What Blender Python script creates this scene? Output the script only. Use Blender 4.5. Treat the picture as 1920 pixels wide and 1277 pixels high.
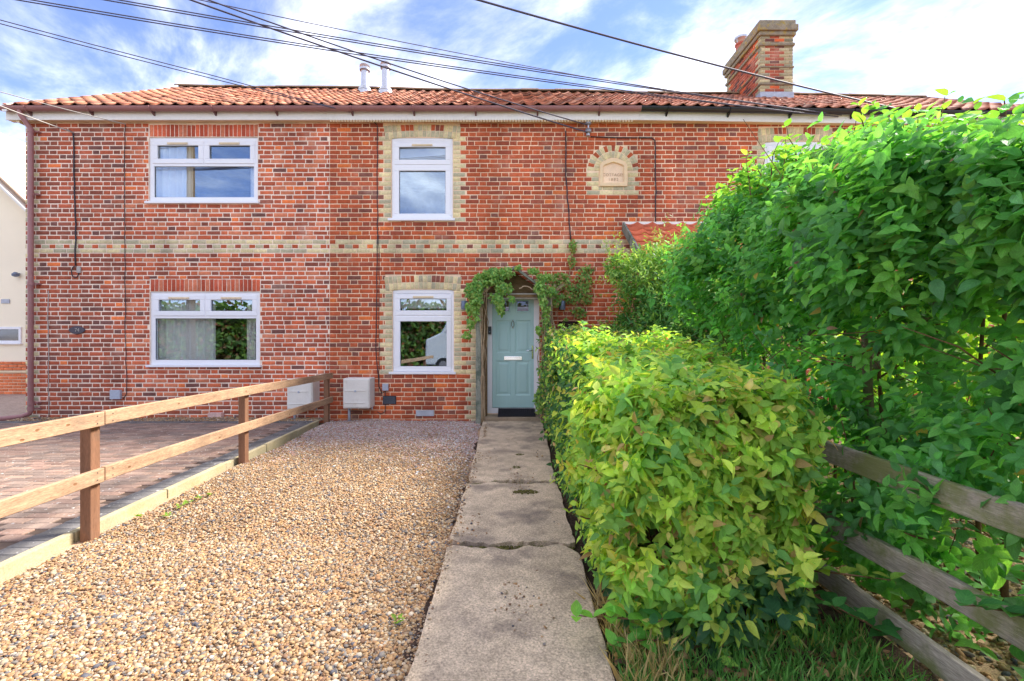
import bpy, bmesh, math, random
import numpy as np
from mathutils import Vector, Matrix, Euler

for o in list(bpy.data.objects):
    bpy.data.objects.remove(o, do_unlink=True)
SC = bpy.context.scene
COL = SC.collection
R = math.radians
rng = np.random.default_rng(11)
random.seed(5)

# ------------------------------------------------------------------ camera
F, HC, YW = 864.0, 1.37, 8.07          # focal length in photo pixels, eye height, facade distance
S = F / YW
cam_d = bpy.data.cameras.new('camera'); cam = bpy.data.objects.new('camera', cam_d); COL.objects.link(cam)
cam_d.sensor_width = 36.0; cam_d.lens = F / 1920 * 36.0; cam_d.shift_y = 0.0008
cam_d.clip_start = 0.05; cam_d.clip_end = 2000
cam.location = (0, 0, HC); cam.rotation_euler = (R(90), 0, 0)
SC.camera = cam

# ------------------------------------------------------------------ sky
SKYOFF = 5.2
SUN = Vector((0.93, 0.40, 1.0)).normalized()
W = bpy.data.worlds.new('World'); SC.world = W; W.use_nodes = True
nt = W.node_tree; nt.nodes.clear()
def N(t, typ, **kw):
    n = t.nodes.new(typ)
    for k, v in kw.items(): setattr(n, k, v)
    return n
wo = N(nt, 'ShaderNodeOutputWorld'); bg = N(nt, 'ShaderNodeBackground'); bg.inputs['Strength'].default_value = 0.10
sky = N(nt, 'ShaderNodeTexSky', sky_type='NISHITA'); sky.sun_disc = False
sky.sun_elevation = math.asin(SUN.z); sky.sun_rotation = math.atan2(SUN.x, SUN.y); sky.air_density = 1.0; sky.dust_density = 0.0; sky.ozone_density = 3.0
tc = N(nt, 'ShaderNodeTexCoord'); sx = N(nt, 'ShaderNodeSeparateXYZ'); nt.links.new(tc.outputs['Generated'], sx.inputs[0])
def MATH(t, op, a, b=None, c=None, clamp=False):
    n = N(t, 'ShaderNodeMath', operation=op); n.use_clamp = clamp
    for i, q in enumerate((a, b, c)):
        if q is None: continue
        if isinstance(q, (int, float)): n.inputs[i].default_value = q
        else: t.links.new(q, n.inputs[i])
    return n.outputs[0]
zc = MATH(nt, 'ADD', MATH(nt, 'MAXIMUM', sx.outputs[2], 0.0), 0.22)
u = MATH(nt, 'DIVIDE', sx.outputs[0], zc); v = MATH(nt, 'DIVIDE', sx.outputs[1], zc)
# wind-drawn clouds: the sheet is stretched along one direction
ur = MATH(nt, 'ADD', MATH(nt, 'MULTIPLY', u, 0.80), MATH(nt, 'MULTIPLY', v, -0.60))
vr = MATH(nt, 'ADD', MATH(nt, 'MULTIPLY', u, 0.60), MATH(nt, 'MULTIPLY', v, 0.80))
cx = N(nt, 'ShaderNodeCombineXYZ'); nt.links.new(MATH(nt, 'MULTIPLY', ur, 1.0), cx.inputs[0]); nt.links.new(MATH(nt, 'MULTIPLY', vr, 1.7), cx.inputs[1]); cx.inputs[2].default_value = SKYOFF
n1 = N(nt, 'ShaderNodeTexNoise'); n1.inputs['Scale'].default_value = 1.5; n1.inputs['Detail'].default_value = 9; n1.inputs['Roughness'].default_value = 0.62; n1.inputs['Distortion'].default_value = 0.35
nt.links.new(cx.outputs[0], n1.inputs['Vector'])
mr = N(nt, 'ShaderNodeMapRange', interpolation_type='SMOOTHSTEP'); mr.inputs[1].default_value = 0.33; mr.inputs[2].default_value = 0.71
nt.links.new(n1.outputs[0], mr.inputs[0])
n2 = N(nt, 'ShaderNodeTexNoise'); n2.inputs['Scale'].default_value = 2.2; n2.inputs['Detail'].default_value = 8; n2.inputs['Roughness'].default_value = 0.6; nt.links.new(cx.outputs[0], n2.inputs['Vector'])
cr = N(nt, 'ShaderNodeMixRGB'); cr.inputs[1].default_value = (1.95, 2.05, 2.4, 1); cr.inputs[2].default_value = (6.0, 5.95, 6.1, 1)
mr2 = N(nt, 'ShaderNodeMapRange'); mr2.inputs[1].default_value = 0.36; mr2.inputs[2].default_value = 0.66; nt.links.new(n2.outputs[0], mr2.inputs[0]); nt.links.new(mr2.outputs[0], cr.inputs[0])
skm = N(nt, 'ShaderNodeMixRGB', blend_type='MULTIPLY'); skm.inputs[0].default_value = 1; skm.inputs[2].default_value = (0.52, 0.47, 0.56, 1)
nt.links.new(sky.outputs[0], skm.inputs[1])
mx = N(nt, 'ShaderNodeMixRGB'); nt.links.new(mr.outputs[0], mx.inputs[0]); nt.links.new(skm.outputs[0], mx.inputs[1]); nt.links.new(cr.outputs[0], mx.inputs[2])
nt.links.new(mx.outputs[0], bg.inputs['Color']); nt.links.new(bg.outputs[0], wo.inputs['Surface'])

# ------------------------------------------------------------------ sun
sd = bpy.data.lights.new('sun', 'SUN'); sd.energy = 2.0; sd.angle = R(14); sd.color = (1.0, 0.94, 0.84)
so = bpy.data.objects.new('sun', sd); COL.objects.link(so); so.rotation_euler = SUN.to_track_quat('Z', 'Y').to_euler(); so.location = SUN * 40

# ------------------------------------------------------------------ picture
SC.view_settings.view_transform = 'Standard'; SC.view_settings.look = 'None'; SC.view_settings.gamma = 1
SC.view_settings.exposure = 2.5
SC.render.engine = 'CYCLES'
try:
    SC.cycles.use_denoising = True; SC.cycles.denoiser = 'OPENIMAGEDENOISE'
except Exception: pass
SC.cycles.max_bounces = 8; SC.cycles.diffuse_bounces = 5; SC.cycles.transparent_max_bounces = 12

# ------------------------------------------------------------------ pixel helpers (photo pixels -> metres in the place)
def WX(px): return (px - 960) / S
def WZ(py): return HC + (640 - py) / S
def at(px, py, Y): return Vector(((px - 960) / F * Y, Y, HC + (640 - py) / F * Y))
def gr(px, py, z=0.0):
    Y = F * (HC - z) / (py - 640); return Vector(((px - 960) / F * Y, Y, z))
def srgb(r, g, b, k=1.0):
    f = lambda c: (c / 255 / 12.92 if c / 255 <= 0.04045 else ((c / 255 + 0.055) / 1.055) ** 2.4)
    return (f(r) * k, f(g) * k, f(b) * k)

# ------------------------------------------------------------------ materials
def material(name, base=(1, 1, 1), rough=0.6, spec=0.5, metal=0.0, var=0.25, vscale=6.0, fine=0.15, fscale=80.0, bump=0.0, bscale=60.0,
             stretch=(1, 1, 1), broad=0.0, dirt=None, dirt_scale=1.5, dirt_lo=0.5, dirt_hi=0.75, coat=0.0, bdist=0.004):
    m = bpy.data.materials.new(name); m.use_nodes = True; t = m.node_tree; t.nodes.clear()
    out = N(t, 'ShaderNodeOutputMaterial'); p = N(t, 'ShaderNodeBsdfPrincipled'); t.links.new(p.outputs[0], out.inputs[0])
    p.inputs['Roughness'].default_value = rough; p.inputs['Metallic'].default_value = metal; p.inputs['Specular IOR Level'].default_value = spec
    p.inputs['Coat Weight'].default_value = coat
    at_ = N(t, 'ShaderNodeAttribute', attribute_name='col'); oi = N(t, 'ShaderNodeObjectInfo')
    mu = N(t, 'ShaderNodeMixRGB', blend_type='MULTIPLY'); mu.inputs[0].default_value = 1
    t.links.new(at_.outputs['Color'], mu.inputs[1]); t.links.new(oi.outputs['Color'], mu.inputs[2])
    mb = N(t, 'ShaderNodeMixRGB', blend_type='MULTIPLY'); mb.inputs[0].default_value = 1; mb.inputs[2].default_value = (*base, 1)
    t.links.new(mu.outputs[0], mb.inputs[1]); c = mb.outputs[0]
    g = N(t, 'ShaderNodeNewGeometry'); mp = N(t, 'ShaderNodeVectorMath', operation='MULTIPLY'); mp.inputs[1].default_value = stretch
    t.links.new(g.outputs['Position'], mp.inputs[0]); P = mp.outputs[0]
    def noise(scale, detail=4):
        n = N(t, 'ShaderNodeTexNoise'); n.inputs['Scale'].default_value = scale; n.inputs['Detail'].default_value = detail; n.inputs['Roughness'].default_value = 0.6
        t.links.new(P, n.inputs['Vector']); return n.outputs[0]
    def mult(c, fac, amt):
        k = N(t, 'ShaderNodeMapRange'); k.inputs[1].default_value = 0.25; k.inputs[2].default_value = 0.75; k.inputs[3].default_value = 1 - amt; k.inputs[4].default_value = 1 + amt
        t.links.new(fac, k.inputs[0])
        q = N(t, 'ShaderNodeVectorMath', operation='SCALE'); t.links.new(c, q.inputs[0]); t.links.new(k.outputs[0], q.inputs['Scale']); return q.outputs[0]
    if broad:
        vs = N(t, 'ShaderNodeVectorMath', operation='MULTIPLY'); vs.inputs[1].default_value = (1.6, 1.6, 0.5); t.links.new(g.outputs['Position'], vs.inputs[0])
        nb = N(t, 'ShaderNodeTexNoise'); nb.inputs['Scale'].default_value = 1.0; nb.inputs['Detail'].default_value = 6; nb.inputs['Roughness'].default_value = 0.62; t.links.new(vs.outputs[0], nb.inputs['Vector']); c = mult(c, nb.outputs[0], broad)
    if var: c = mult(c, noise(vscale), var)
    if fine: c = mult(c, noise(fscale, 3), fine)
    if dirt:
        k = N(t, 'ShaderNodeMapRange', interpolation_type='SMOOTHSTEP'); k.inputs[1].default_value = dirt_lo; k.inputs[2].default_value = dirt_hi
        nn = N(t, 'ShaderNodeTexNoise'); nn.inputs['Scale'].default_value = dirt_scale; nn.inputs['Detail'].default_value = 7; nn.inputs['Roughness'].default_value = 0.65
        t.links.new(g.outputs['Position'], nn.inputs['Vector']); t.links.new(nn.outputs[0], k.inputs[0])
        q = N(t, 'ShaderNodeMixRGB'); t.links.new(MATH(t, 'MULTIPLY', k.outputs[0], dirt[3]), q.inputs[0]); t.links.new(c, q.inputs[1]); q.inputs[2].default_value = (*dirt[:3], 1); c = q.outputs[0]
    t.links.new(c, p.inputs['Base Color'])
    if bump:
        b = N(t, 'ShaderNodeBump'); b.inputs['Strength'].default_value = bump; b.inputs['Distance'].default_value = bdist
        t.links.new(noise(bscale, 5), b.inputs['Height']); t.links.new(b.outputs[0], p.inputs['Normal'])
    m['p'] = 1
    return m

M = {}
M['brick'] = material('brick', (1.25, 1.30, 1.25), 0.92, 0.2, var=0.20, vscale=26, fine=0.22, fscale=150, bump=0.6, bscale=140, broad=0.30, dirt=(0.62, 0.42, 0.32, 0.34), dirt_scale=1.9, dirt_lo=0.53, dirt_hi=0.74)
M['mortar_l'] = material('mortar_pale', srgb(240, 218, 198), 0.95, 0.1, broad=0.22, var=0.10, vscale=3, fine=0.15, fscale=120, bump=0.5, bscale=160)
M['mortar_c'] = material('mortar_thin', srgb(236, 206, 174), 0.95, 0.1, broad=0.25, var=0.14, vscale=3, fine=0.15, fscale=120, bump=0.5, bscale=160)
M['tile'] = material('clay_tile', (.86, .80, .72), 0.85, 0.25, var=0.22, vscale=9, fine=0.2, fscale=90, bump=0.4, bscale=90, dirt=(0.10, 0.085, 0.06, 0.55), dirt_scale=2.2, dirt_lo=0.55, dirt_hi=0.8)
M['felt'] = material('underlay', (0.05, 0.035, 0.03), 0.9)
M['upvc'] = material('white_upvc', srgb(236, 236, 240), 0.32, 0.45, var=0.03, vscale=2, fine=0.02, fscale=40)
M['fascia'] = material('white_fascia', srgb(238, 234, 226), 0.45, 0.4, var=0.06, vscale=3, fine=0.04, fscale=30, dirt=(0.45, 0.42, 0.33, 0.35), dirt_scale=3, dirt_lo=0.55, dirt_hi=0.8)
M['soffit'] = material('cream_soffit', srgb(226, 205, 170), 0.6, 0.3, var=0.1, fine=0.06)
M['gutter'] = material('brown_gutter', srgb(158, 110, 108), 0.42, 0.4, var=0.10, vscale=2, fine=0.06, fscale=50, dirt=(0.35, 0.28, 0.26, 0.3), dirt_scale=5)
M['gutter_k'] = material('black_gutter', srgb(38, 38, 42), 0.35, 0.5, var=0.1, fine=0.05)
M['dark'] = material('dark_plastic', (0.012, 0.012, 0.014), 0.4, 0.5, var=0.1)
M['cable'] = material('cable', srgb(58, 54, 60), 0.6, 0.3, var=0.15, vscale=20)
M['pcable'] = material('pale_cable', srgb(176, 168, 160), 0.6, 0.3, var=0.15, vscale=20)
M['wire'] = material('overhead_wire', srgb(84, 78, 92), 0.6, 0.3, var=0.1)
M['metal'] = material('zinc', srgb(196, 196, 200), 0.38, 0.5, 0.75, var=0.12, vscale=8, fine=0.05)
M['chrome'] = material('chrome', (0.78, 0.78, 0.78), 0.12, 0.5, 1.0, var=0.02, fine=0)
M['lead'] = material('lead_flashing', srgb(176, 180, 190), 0.55, 0.4, 0.1, var=0.2, vscale=9, fine=0.1)
M['stone'] = material('plaque_stone', srgb(236, 206, 166), 0.9, 0.2, var=0.10, vscale=8, fine=0.10, fscale=120, bump=0.3, bscale=150, dirt=(0.62, 0.46, 0.36, 0.4), dirt_scale=7)
M['stone_d'] = material('plaque_letter', srgb(186, 150, 122), 0.9, 0.2)
M['capstone'] = material('lichen_cap', srgb(150, 138, 118), 0.95, 0.1, var=0.3, vscale=9, fine=0.3, fscale=60, bump=0.9, bscale=60, bdist=0.012, dirt=(0.44, 0.30, 0.05, 0.85), dirt_scale=7, dirt_lo=0.50, dirt_hi=0.66)
M['door'] = material('sage_door', srgb(170, 206, 204), 0.38, 0.45, var=0.03, vscale=2, fine=0.03, fscale=60, stretch=(8, 8, 1))
M['wood_new'] = material('fence_timber', srgb(170, 138, 110), 0.8, 0.2, broad=0.28, var=0.30, vscale=3.5, fine=0.42, fscale=30, bump=0.5, bscale=35, stretch=(9, 0.9, 9), dirt=(0.20, 0.15, 0.11, 0.65), dirt_scale=2.4, dirt_lo=0.50, dirt_hi=0.75)
M['wood_post'] = material('post_timber', srgb(130, 94, 72), 0.85, 0.2, var=0.2, vscale=3.5, fine=0.25, fscale=30, bump=0.5, bscale=35, stretch=(9, 9, 0.9), dirt=(0.14, 0.10, 0.075, 0.6), dirt_scale=4)
M['wood_old'] = material('weathered_rail', srgb(160, 150, 138), 0.9, 0.15, var=0.42, vscale=2.5, fine=0.4, fscale=26, bump=0.9, bscale=30, stretch=(9, 0.9, 9), dirt=(0.15, 0.17, 0.05, 0.85), dirt_scale=3, dirt_lo=0.44, dirt_hi=0.62)
M['wood_grey'] = material('lichened_post', srgb(138, 140, 128), 0.92, 0.15, var=0.35, vscale=5, fine=0.35, fscale=40, bump=0.9, bscale=40, stretch=(6, 6, 1), dirt=(0.06, 0.10, 0.07, 0.7), dirt_scale=6, dirt_lo=0.45, dirt_hi=0.65)
M['wood_brown'] = material('porch_board', srgb(120, 96, 68), 0.9, 0.15, var=0.3, vscale=5, fine=0.3, fscale=40, bump=0.5, stretch=(1, 1, 6))
M['concrete'] = material('path_concrete', srgb(196, 174, 148), 0.92, 0.2, broad=0.2, var=0.25, vscale=9, fine=0.55, fscale=110, bump=1.0, bscale=80, bdist=0.006, dirt=(0.11, 0.088, 0.085, 0.6), dirt_scale=2.2, dirt_lo=0.47, dirt_hi=0.66)
M['step'] = material('step_concrete', srgb(152, 134, 112), 0.92, 0.2, var=0.25, vscale=5, fine=0.2, fscale=70, bump=0.6, dirt=(0.06, 0.05, 0.04, 0.6), dirt_scale=4)
M['edging'] = material('edging_stone', srgb(172, 160, 130), 0.95, 0.15, var=0.15, vscale=4, fine=0.2, fscale=70, bump=0.6, dirt=(0.34, 0.27, 0.09, 0.38), dirt_scale=3.5, dirt_lo=0.45, dirt_hi=0.7)
M['block'] = material('paving_block', (.72, .70, .66), 0.9, 0.2, var=0.2, vscale=7, fine=0.22, fscale=70, bump=0.6, bscale=80, dirt=(0.62, 0.60, 0.57, 0.8), dirt_scale=19, dirt_lo=0.61, dirt_hi=0.67)
M['sand'] = material('joint_sand', srgb(92, 78, 70), 1.0, 0.1, var=0.2, fine=0.2)
M['pebble'] = material('pebble', (.67, .68, .70), 0.72, 0.3, broad=0.16, var=0.12, vscale=60, fine=0.12, fscale=260)
M['gravel_bed'] = material('gravel_bed', srgb(184, 154, 126), 1.0, 0.1, var=0.25, vscale=4, fine=0.5, fscale=130, bump=0.8, bscale=120, bdist=0.01)
M['soil'] = material('soil', srgb(70, 56, 48), 1.0, 0.1, var=0.35, vscale=7, fine=0.5, fscale=60, bump=1.0, bscale=45, bdist=0.02)
M['ground'] = material('ground', srgb(122, 112, 92), 1.0, 0.1, var=0.3, vscale=0.5, fine=0.3, fscale=20)
M['asphalt'] = material('asphalt', (0.055, 0.055, 0.058), 0.95, 0.2, var=0.2, vscale=1, fine=0.3, fscale=60)
M['cream'] = material('cream_render', srgb(250, 238, 212), 0.9, 0.15, var=0.04, vscale=1, fine=0.03, bump=0.2, bscale=80)
M['meter'] = material('meter_box', srgb(226, 222, 214), 0.5, 0.35, var=0.06, vscale=5, fine=0.05, dirt=(0.42, 0.36, 0.27, 0.4), dirt_scale=6, dirt_lo=0.5, dirt_hi=0.8)
M['grey_plastic'] = material('grey_plastic', srgb(176, 182, 196), 0.5, 0.4, var=0.04)
M['lamp'] = material('lamp_grey', srgb(104, 116, 136), 0.4, 0.5, 0.3, var=0.08)
M['mat'] = material('rubber_mat', srgb(48, 46, 50), 0.95, 0.1, var=0.2, fine=0.4, fscale=120, bump=1.0, bscale=120)
M['curtain'] = material('curtain', srgb(238, 234, 228), 0.9, 0.1, var=0.05)
M['room'] = material('room', srgb(120, 112, 104), 0.9, 0.1)
M['bark'] = material('bark', srgb(128, 116, 98), 0.95, 0.1, var=0.3, vscale=14, fine=0.3, fscale=60, bump=0.8, bscale=50, stretch=(1, 1, 0.35), dirt=(0.16, 0.18, 0.06, 0.5), dirt_scale=6)
M['twig'] = material('twig', srgb(112, 84, 64), 0.9, 0.15, var=0.3, vscale=12, fine=0.2)
M['vine_stem'] = material('vine_stem', srgb(172, 150, 122), 0.9, 0.1, var=0.25, vscale=14, fine=0.2)
M['wicker'] = material('wicker', srgb(64, 50, 44), 0.95, 0.1, var=0.3, vscale=30, bump=1.0, bscale=80)
M['plum'] = material('render_pink', srgb(198, 130, 112), 0.9, 0.1, var=0.1)
M['paint'] = material('van_paint', srgb(232, 234, 236), 0.25, 0.5, coat=0.5, var=0.02)
M['tyre'] = material('tyre', (0.02, 0.02, 0.02), 0.9)
M['redpot'] = material('chimney_pot', srgb(186, 104, 88), 0.85, 0.2, var=0.2, vscale=8)

def glass(name, refl, tint):
    m = bpy.data.materials.new(name); m.use_nodes = True; t = m.node_tree; t.nodes.clear()
    out = N(t, 'ShaderNodeOutputMaterial'); tr = N(t, 'ShaderNodeBsdfTransparent'); tr.inputs[0].default_value = (*tint, 1)
    gl = N(t, 'ShaderNodeBsdfGlossy'); gl.inputs['Roughness'].default_value = 0.004; gl.inputs[0].default_value = (0.70, 0.84, 1.0, 1)
    lw = N(t, 'ShaderNodeLayerWeight'); lw.inputs[0].default_value = 0.5
    fac = MATH(t, 'ADD', MATH(t, 'MULTIPLY', MATH(t, 'POWER', lw.outputs['Facing'], 5.0), 0.8), refl, clamp=True)
    mx = N(t, 'ShaderNodeMixShader'); t.links.new(fac, mx.inputs[0]); t.links.new(tr.outputs[0], mx.inputs[1]); t.links.new(gl.outputs[0], mx.inputs[2])
    # slight waviness of the pane
    g = N(t, 'ShaderNodeNewGeometry'); n = N(t, 'ShaderNodeTexNoise'); n.inputs['Scale'].default_value = 2.2; t.links.new(g.outputs['Position'], n.inputs['Vector'])
    b = N(t, 'ShaderNodeBump'); b.inputs['Strength'].default_value = 0.03; b.inputs['Distance'].default_value = 0.01; t.links.new(n.outputs[0], b.inputs['Height']); t.links.new(b.outputs[0], gl.inputs['Normal'])
    t.links.new(mx.outputs[0], out.inputs[0]); return m
M['glass'] = glass('window_glass', 0.20, (0.95, 0.97, 0.97))
M['glass_door'] = glass('door_glass', 0.08, (0.6, 0.5, 0.55))

def leaf_material(name, trans=0.4, rough=0.42, vein=0.35, nv=7.0):
    m = bpy.data.materials.new(name); m.use_nodes = True; t = m.node_tree; t.nodes.clear()
    out = N(t, 'ShaderNodeOutputMaterial'); p = N(t, 'ShaderNodeBsdfPrincipled'); p.inputs['Roughness'].default_value = rough; p.inputs['Specular IOR Level'].default_value = 0.35
    a = N(t, 'ShaderNodeAttribute', attribute_name='col'); oi = N(t, 'ShaderNodeObjectInfo')
    mu = N(t, 'ShaderNodeMixRGB', blend_type='MULTIPLY'); mu.inputs[0].default_value = 1; t.links.new(a.outputs['Color'], mu.inputs[1]); t.links.new(oi.outputs['Color'], mu.inputs[2])
    lu = N(t, 'ShaderNodeAttribute', attribute_name='luv'); s = N(t, 'ShaderNodeSeparateXYZ'); t.links.new(lu.outputs['Vector'], s.inputs[0])
    au = MATH(t, 'ABSOLUTE', s.outputs[0])
    ph = MATH(t, 'SUBTRACT', s.outputs[1], MATH(t, 'MULTIPLY', MATH(t, 'POWER', au, 1.3), 0.42))
    w = MATH(t, 'SINE', MATH(t, 'MULTIPLY', ph, nv * 2 * math.pi))
    w2 = MATH(t, 'POWER', MATH(t, 'MAXIMUM', w, 0.0), 6.0)
    mid = MATH(t, 'SUBTRACT', 1.0, MATH(t, 'MULTIPLY', au, 14.0), clamp=True)
    vv = MATH(t, 'MAXIMUM', w2, mid)
    g = N(t, 'ShaderNodeNewGeometry'); nz = N(t, 'ShaderNodeTexNoise'); nz.inputs['Scale'].default_value = 32; nz.inputs['Detail'].default_value = 3; t.links.new(g.outputs['Position'], nz.inputs['Vector'])
    k = MATH(t, 'ADD', MATH(t, 'ADD', 0.62, MATH(t, 'MULTIPLY', nz.outputs[0], 0.7)), MATH(t, 'MULTIPLY', vv, vein * 0.5))
    sc = N(t, 'ShaderNodeVectorMath', operation='SCALE'); t.links.new(mu.outputs[0], sc.inputs[0]); t.links.new(k, sc.inputs['Scale'])
    # browned blotches
    nb = N(t, 'ShaderNodeTexNoise'); nb.inputs['Scale'].default_value = 16; nb.inputs['Detail'].default_value = 4; t.links.new(g.outputs['Position'], nb.inputs['Vector'])
    mr = N(t, 'ShaderNodeMapRange'); mr.inputs[1].default_value = 0.68; mr.inputs[2].default_value = 0.74; t.links.new(nb.outputs[0], mr.inputs[0])
    br = N(t, 'ShaderNodeMixRGB'); t.links.new(MATH(t, 'MULTIPLY', mr.outputs[0], 0.6), br.inputs[0]); t.links.new(sc.outputs[0], br.inputs[1]); br.inputs[2].default_value = (0.30, 0.19, 0.09, 1)
    t.links.new(br.outputs[0], p.inputs['Base Color'])
    b = N(t, 'ShaderNodeBump'); b.inputs['Strength'].default_value = 0.5; b.inputs['Distance'].default_value = 0.002; b.invert = True; t.links.new(vv, b.inputs['Height']); t.links.new(b.outputs[0], p.inputs['Normal'])
    tl = N(t, 'ShaderNodeBsdfTranslucent'); tint = N(t, 'ShaderNodeMixRGB', blend_type='MULTIPLY'); tint.inputs[0].default_value = 1; tint.inputs[2].default_value = (1.6, 1.5, 0.7, 1)
    t.links.new(br.outputs[0], tint.inputs[1]); t.links.new(tint.outputs[0], tl.inputs[0])
    mx = N(t, 'ShaderNodeMixShader'); mx.inputs[0].default_value = trans; t.links.new(p.outputs[0], mx.inputs[1]); t.links.new(tl.outputs[0], mx.inputs[2])
    t.links.new(mx.outputs[0], out.inputs[0]); return m
M['leaf'] = leaf_material('hedge_leaf', 0.45, 0.58, 0.35, 6)
M['leaf_dog'] = leaf_material('dogwood_leaf', 0.52, 0.55, 0.45, 5)
M['leaf_fine'] = leaf_material('fine_leaf', 0.40, 0.45, 0.2, 5)
M['grass'] = leaf_material('grass_blade', 0.35, 0.5, 0.0, 1)

# ------------------------------------------------------------------ objects
WM = {}
def prop(o, label=None, cat=None, group=None, kind=None):
    if label: o['label'] = label
    if cat: o['category'] = cat
    if group: o['group'] = group
    if kind: o['kind'] = kind
    return o
def attach(o, parent):
    if parent is not None:
        o.parent = parent; o.matrix_parent_inverse = WM.get(parent.name, Matrix.Identity(4)).inverted()
def thing(name, loc, label, cat, group=None):
    o = bpy.data.objects.new(name, None); COL.objects.link(o); o.location = loc; o.empty_display_size = 0.1
    WM[o.name] = Matrix.Translation(Vector(loc)); return prop(o, label, cat, group)
def link_obj(name, me, parent=None, mat=None, matrix=None, color=None):
    o = bpy.data.objects.new(name, me); COL.objects.link(o); attach(o, parent)
    if matrix is not None: o.matrix_basis = matrix
    if color is not None: o.color = (color[0], color[1], color[2], 1)
    WM[o.name] = matrix if matrix is not None else Matrix.Identity(4)
    return o
def np_mesh(name, V, loops, starts, totals, mat, cols=None, luv=None, smooth=False):
    me = bpy.data.meshes.new(name); me.vertices.add(len(V)); me.vertices.foreach_set('co', np.ascontiguousarray(V, np.float32).ravel())
    me.loops.add(len(loops)); me.loops.foreach_set('vertex_index', np.ascontiguousarray(loops, np.int32))
    me.polygons.add(len(starts)); me.polygons.foreach_set('loop_start', np.ascontiguousarray(starts, np.int32))
    try: me.polygons.foreach_set('loop_total', np.ascontiguousarray(totals, np.int32))
    except Exception: pass
    me.update(calc_edges=True)
    a = me.attributes.new('col', 'FLOAT_COLOR', 'POINT')
    c = np.ones((len(V), 4), np.float32)
    if cols is not None: c[:, :3] = cols
    a.data.foreach_set('color', c.ravel())
    if luv is not None:
        l = me.attributes.new('luv', 'FLOAT_VECTOR', 'POINT'); l.data.foreach_set('vector', np.ascontiguousarray(luv, np.float32).ravel())
    if smooth: me.polygons.foreach_set('use_smooth', np.ones(len(starts), bool))
    me.materials.append(mat); me.validate(); return me
def inst_mesh(name, TV, TF, pos, rot, scale, cols, mat, tuv=None, smooth=False):
    """one mesh out of len(pos) copies of a template; rot: (n,3,3) columns = local axes, scale (n,3)"""
    TV = np.asarray(TV, float); n = len(pos); k = len(TV)
    V = np.einsum('nij,nkj->nki', rot, TV[None] * scale[:, None, :]) + pos[:, None, :]
    tl = np.concatenate([np.array(f) for f in TF]); tt = np.array([len(f) for f in TF]); ts = np.concatenate([[0], np.cumsum(tt)[:-1]])
    L = (tl[None] + (np.arange(n) * k)[:, None]).ravel(); St = (ts[None] + (np.arange(n) * len(tl))[:, None]).ravel(); T = np.tile(tt, n)
    C = np.repeat(cols, k, 0) if cols is not None else None
    U = np.tile(tuv, (n, 1)) if tuv is not None else None
    return np_mesh(name, V.reshape(-1, 3), L, St, T, mat, C, U, smooth)

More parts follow.
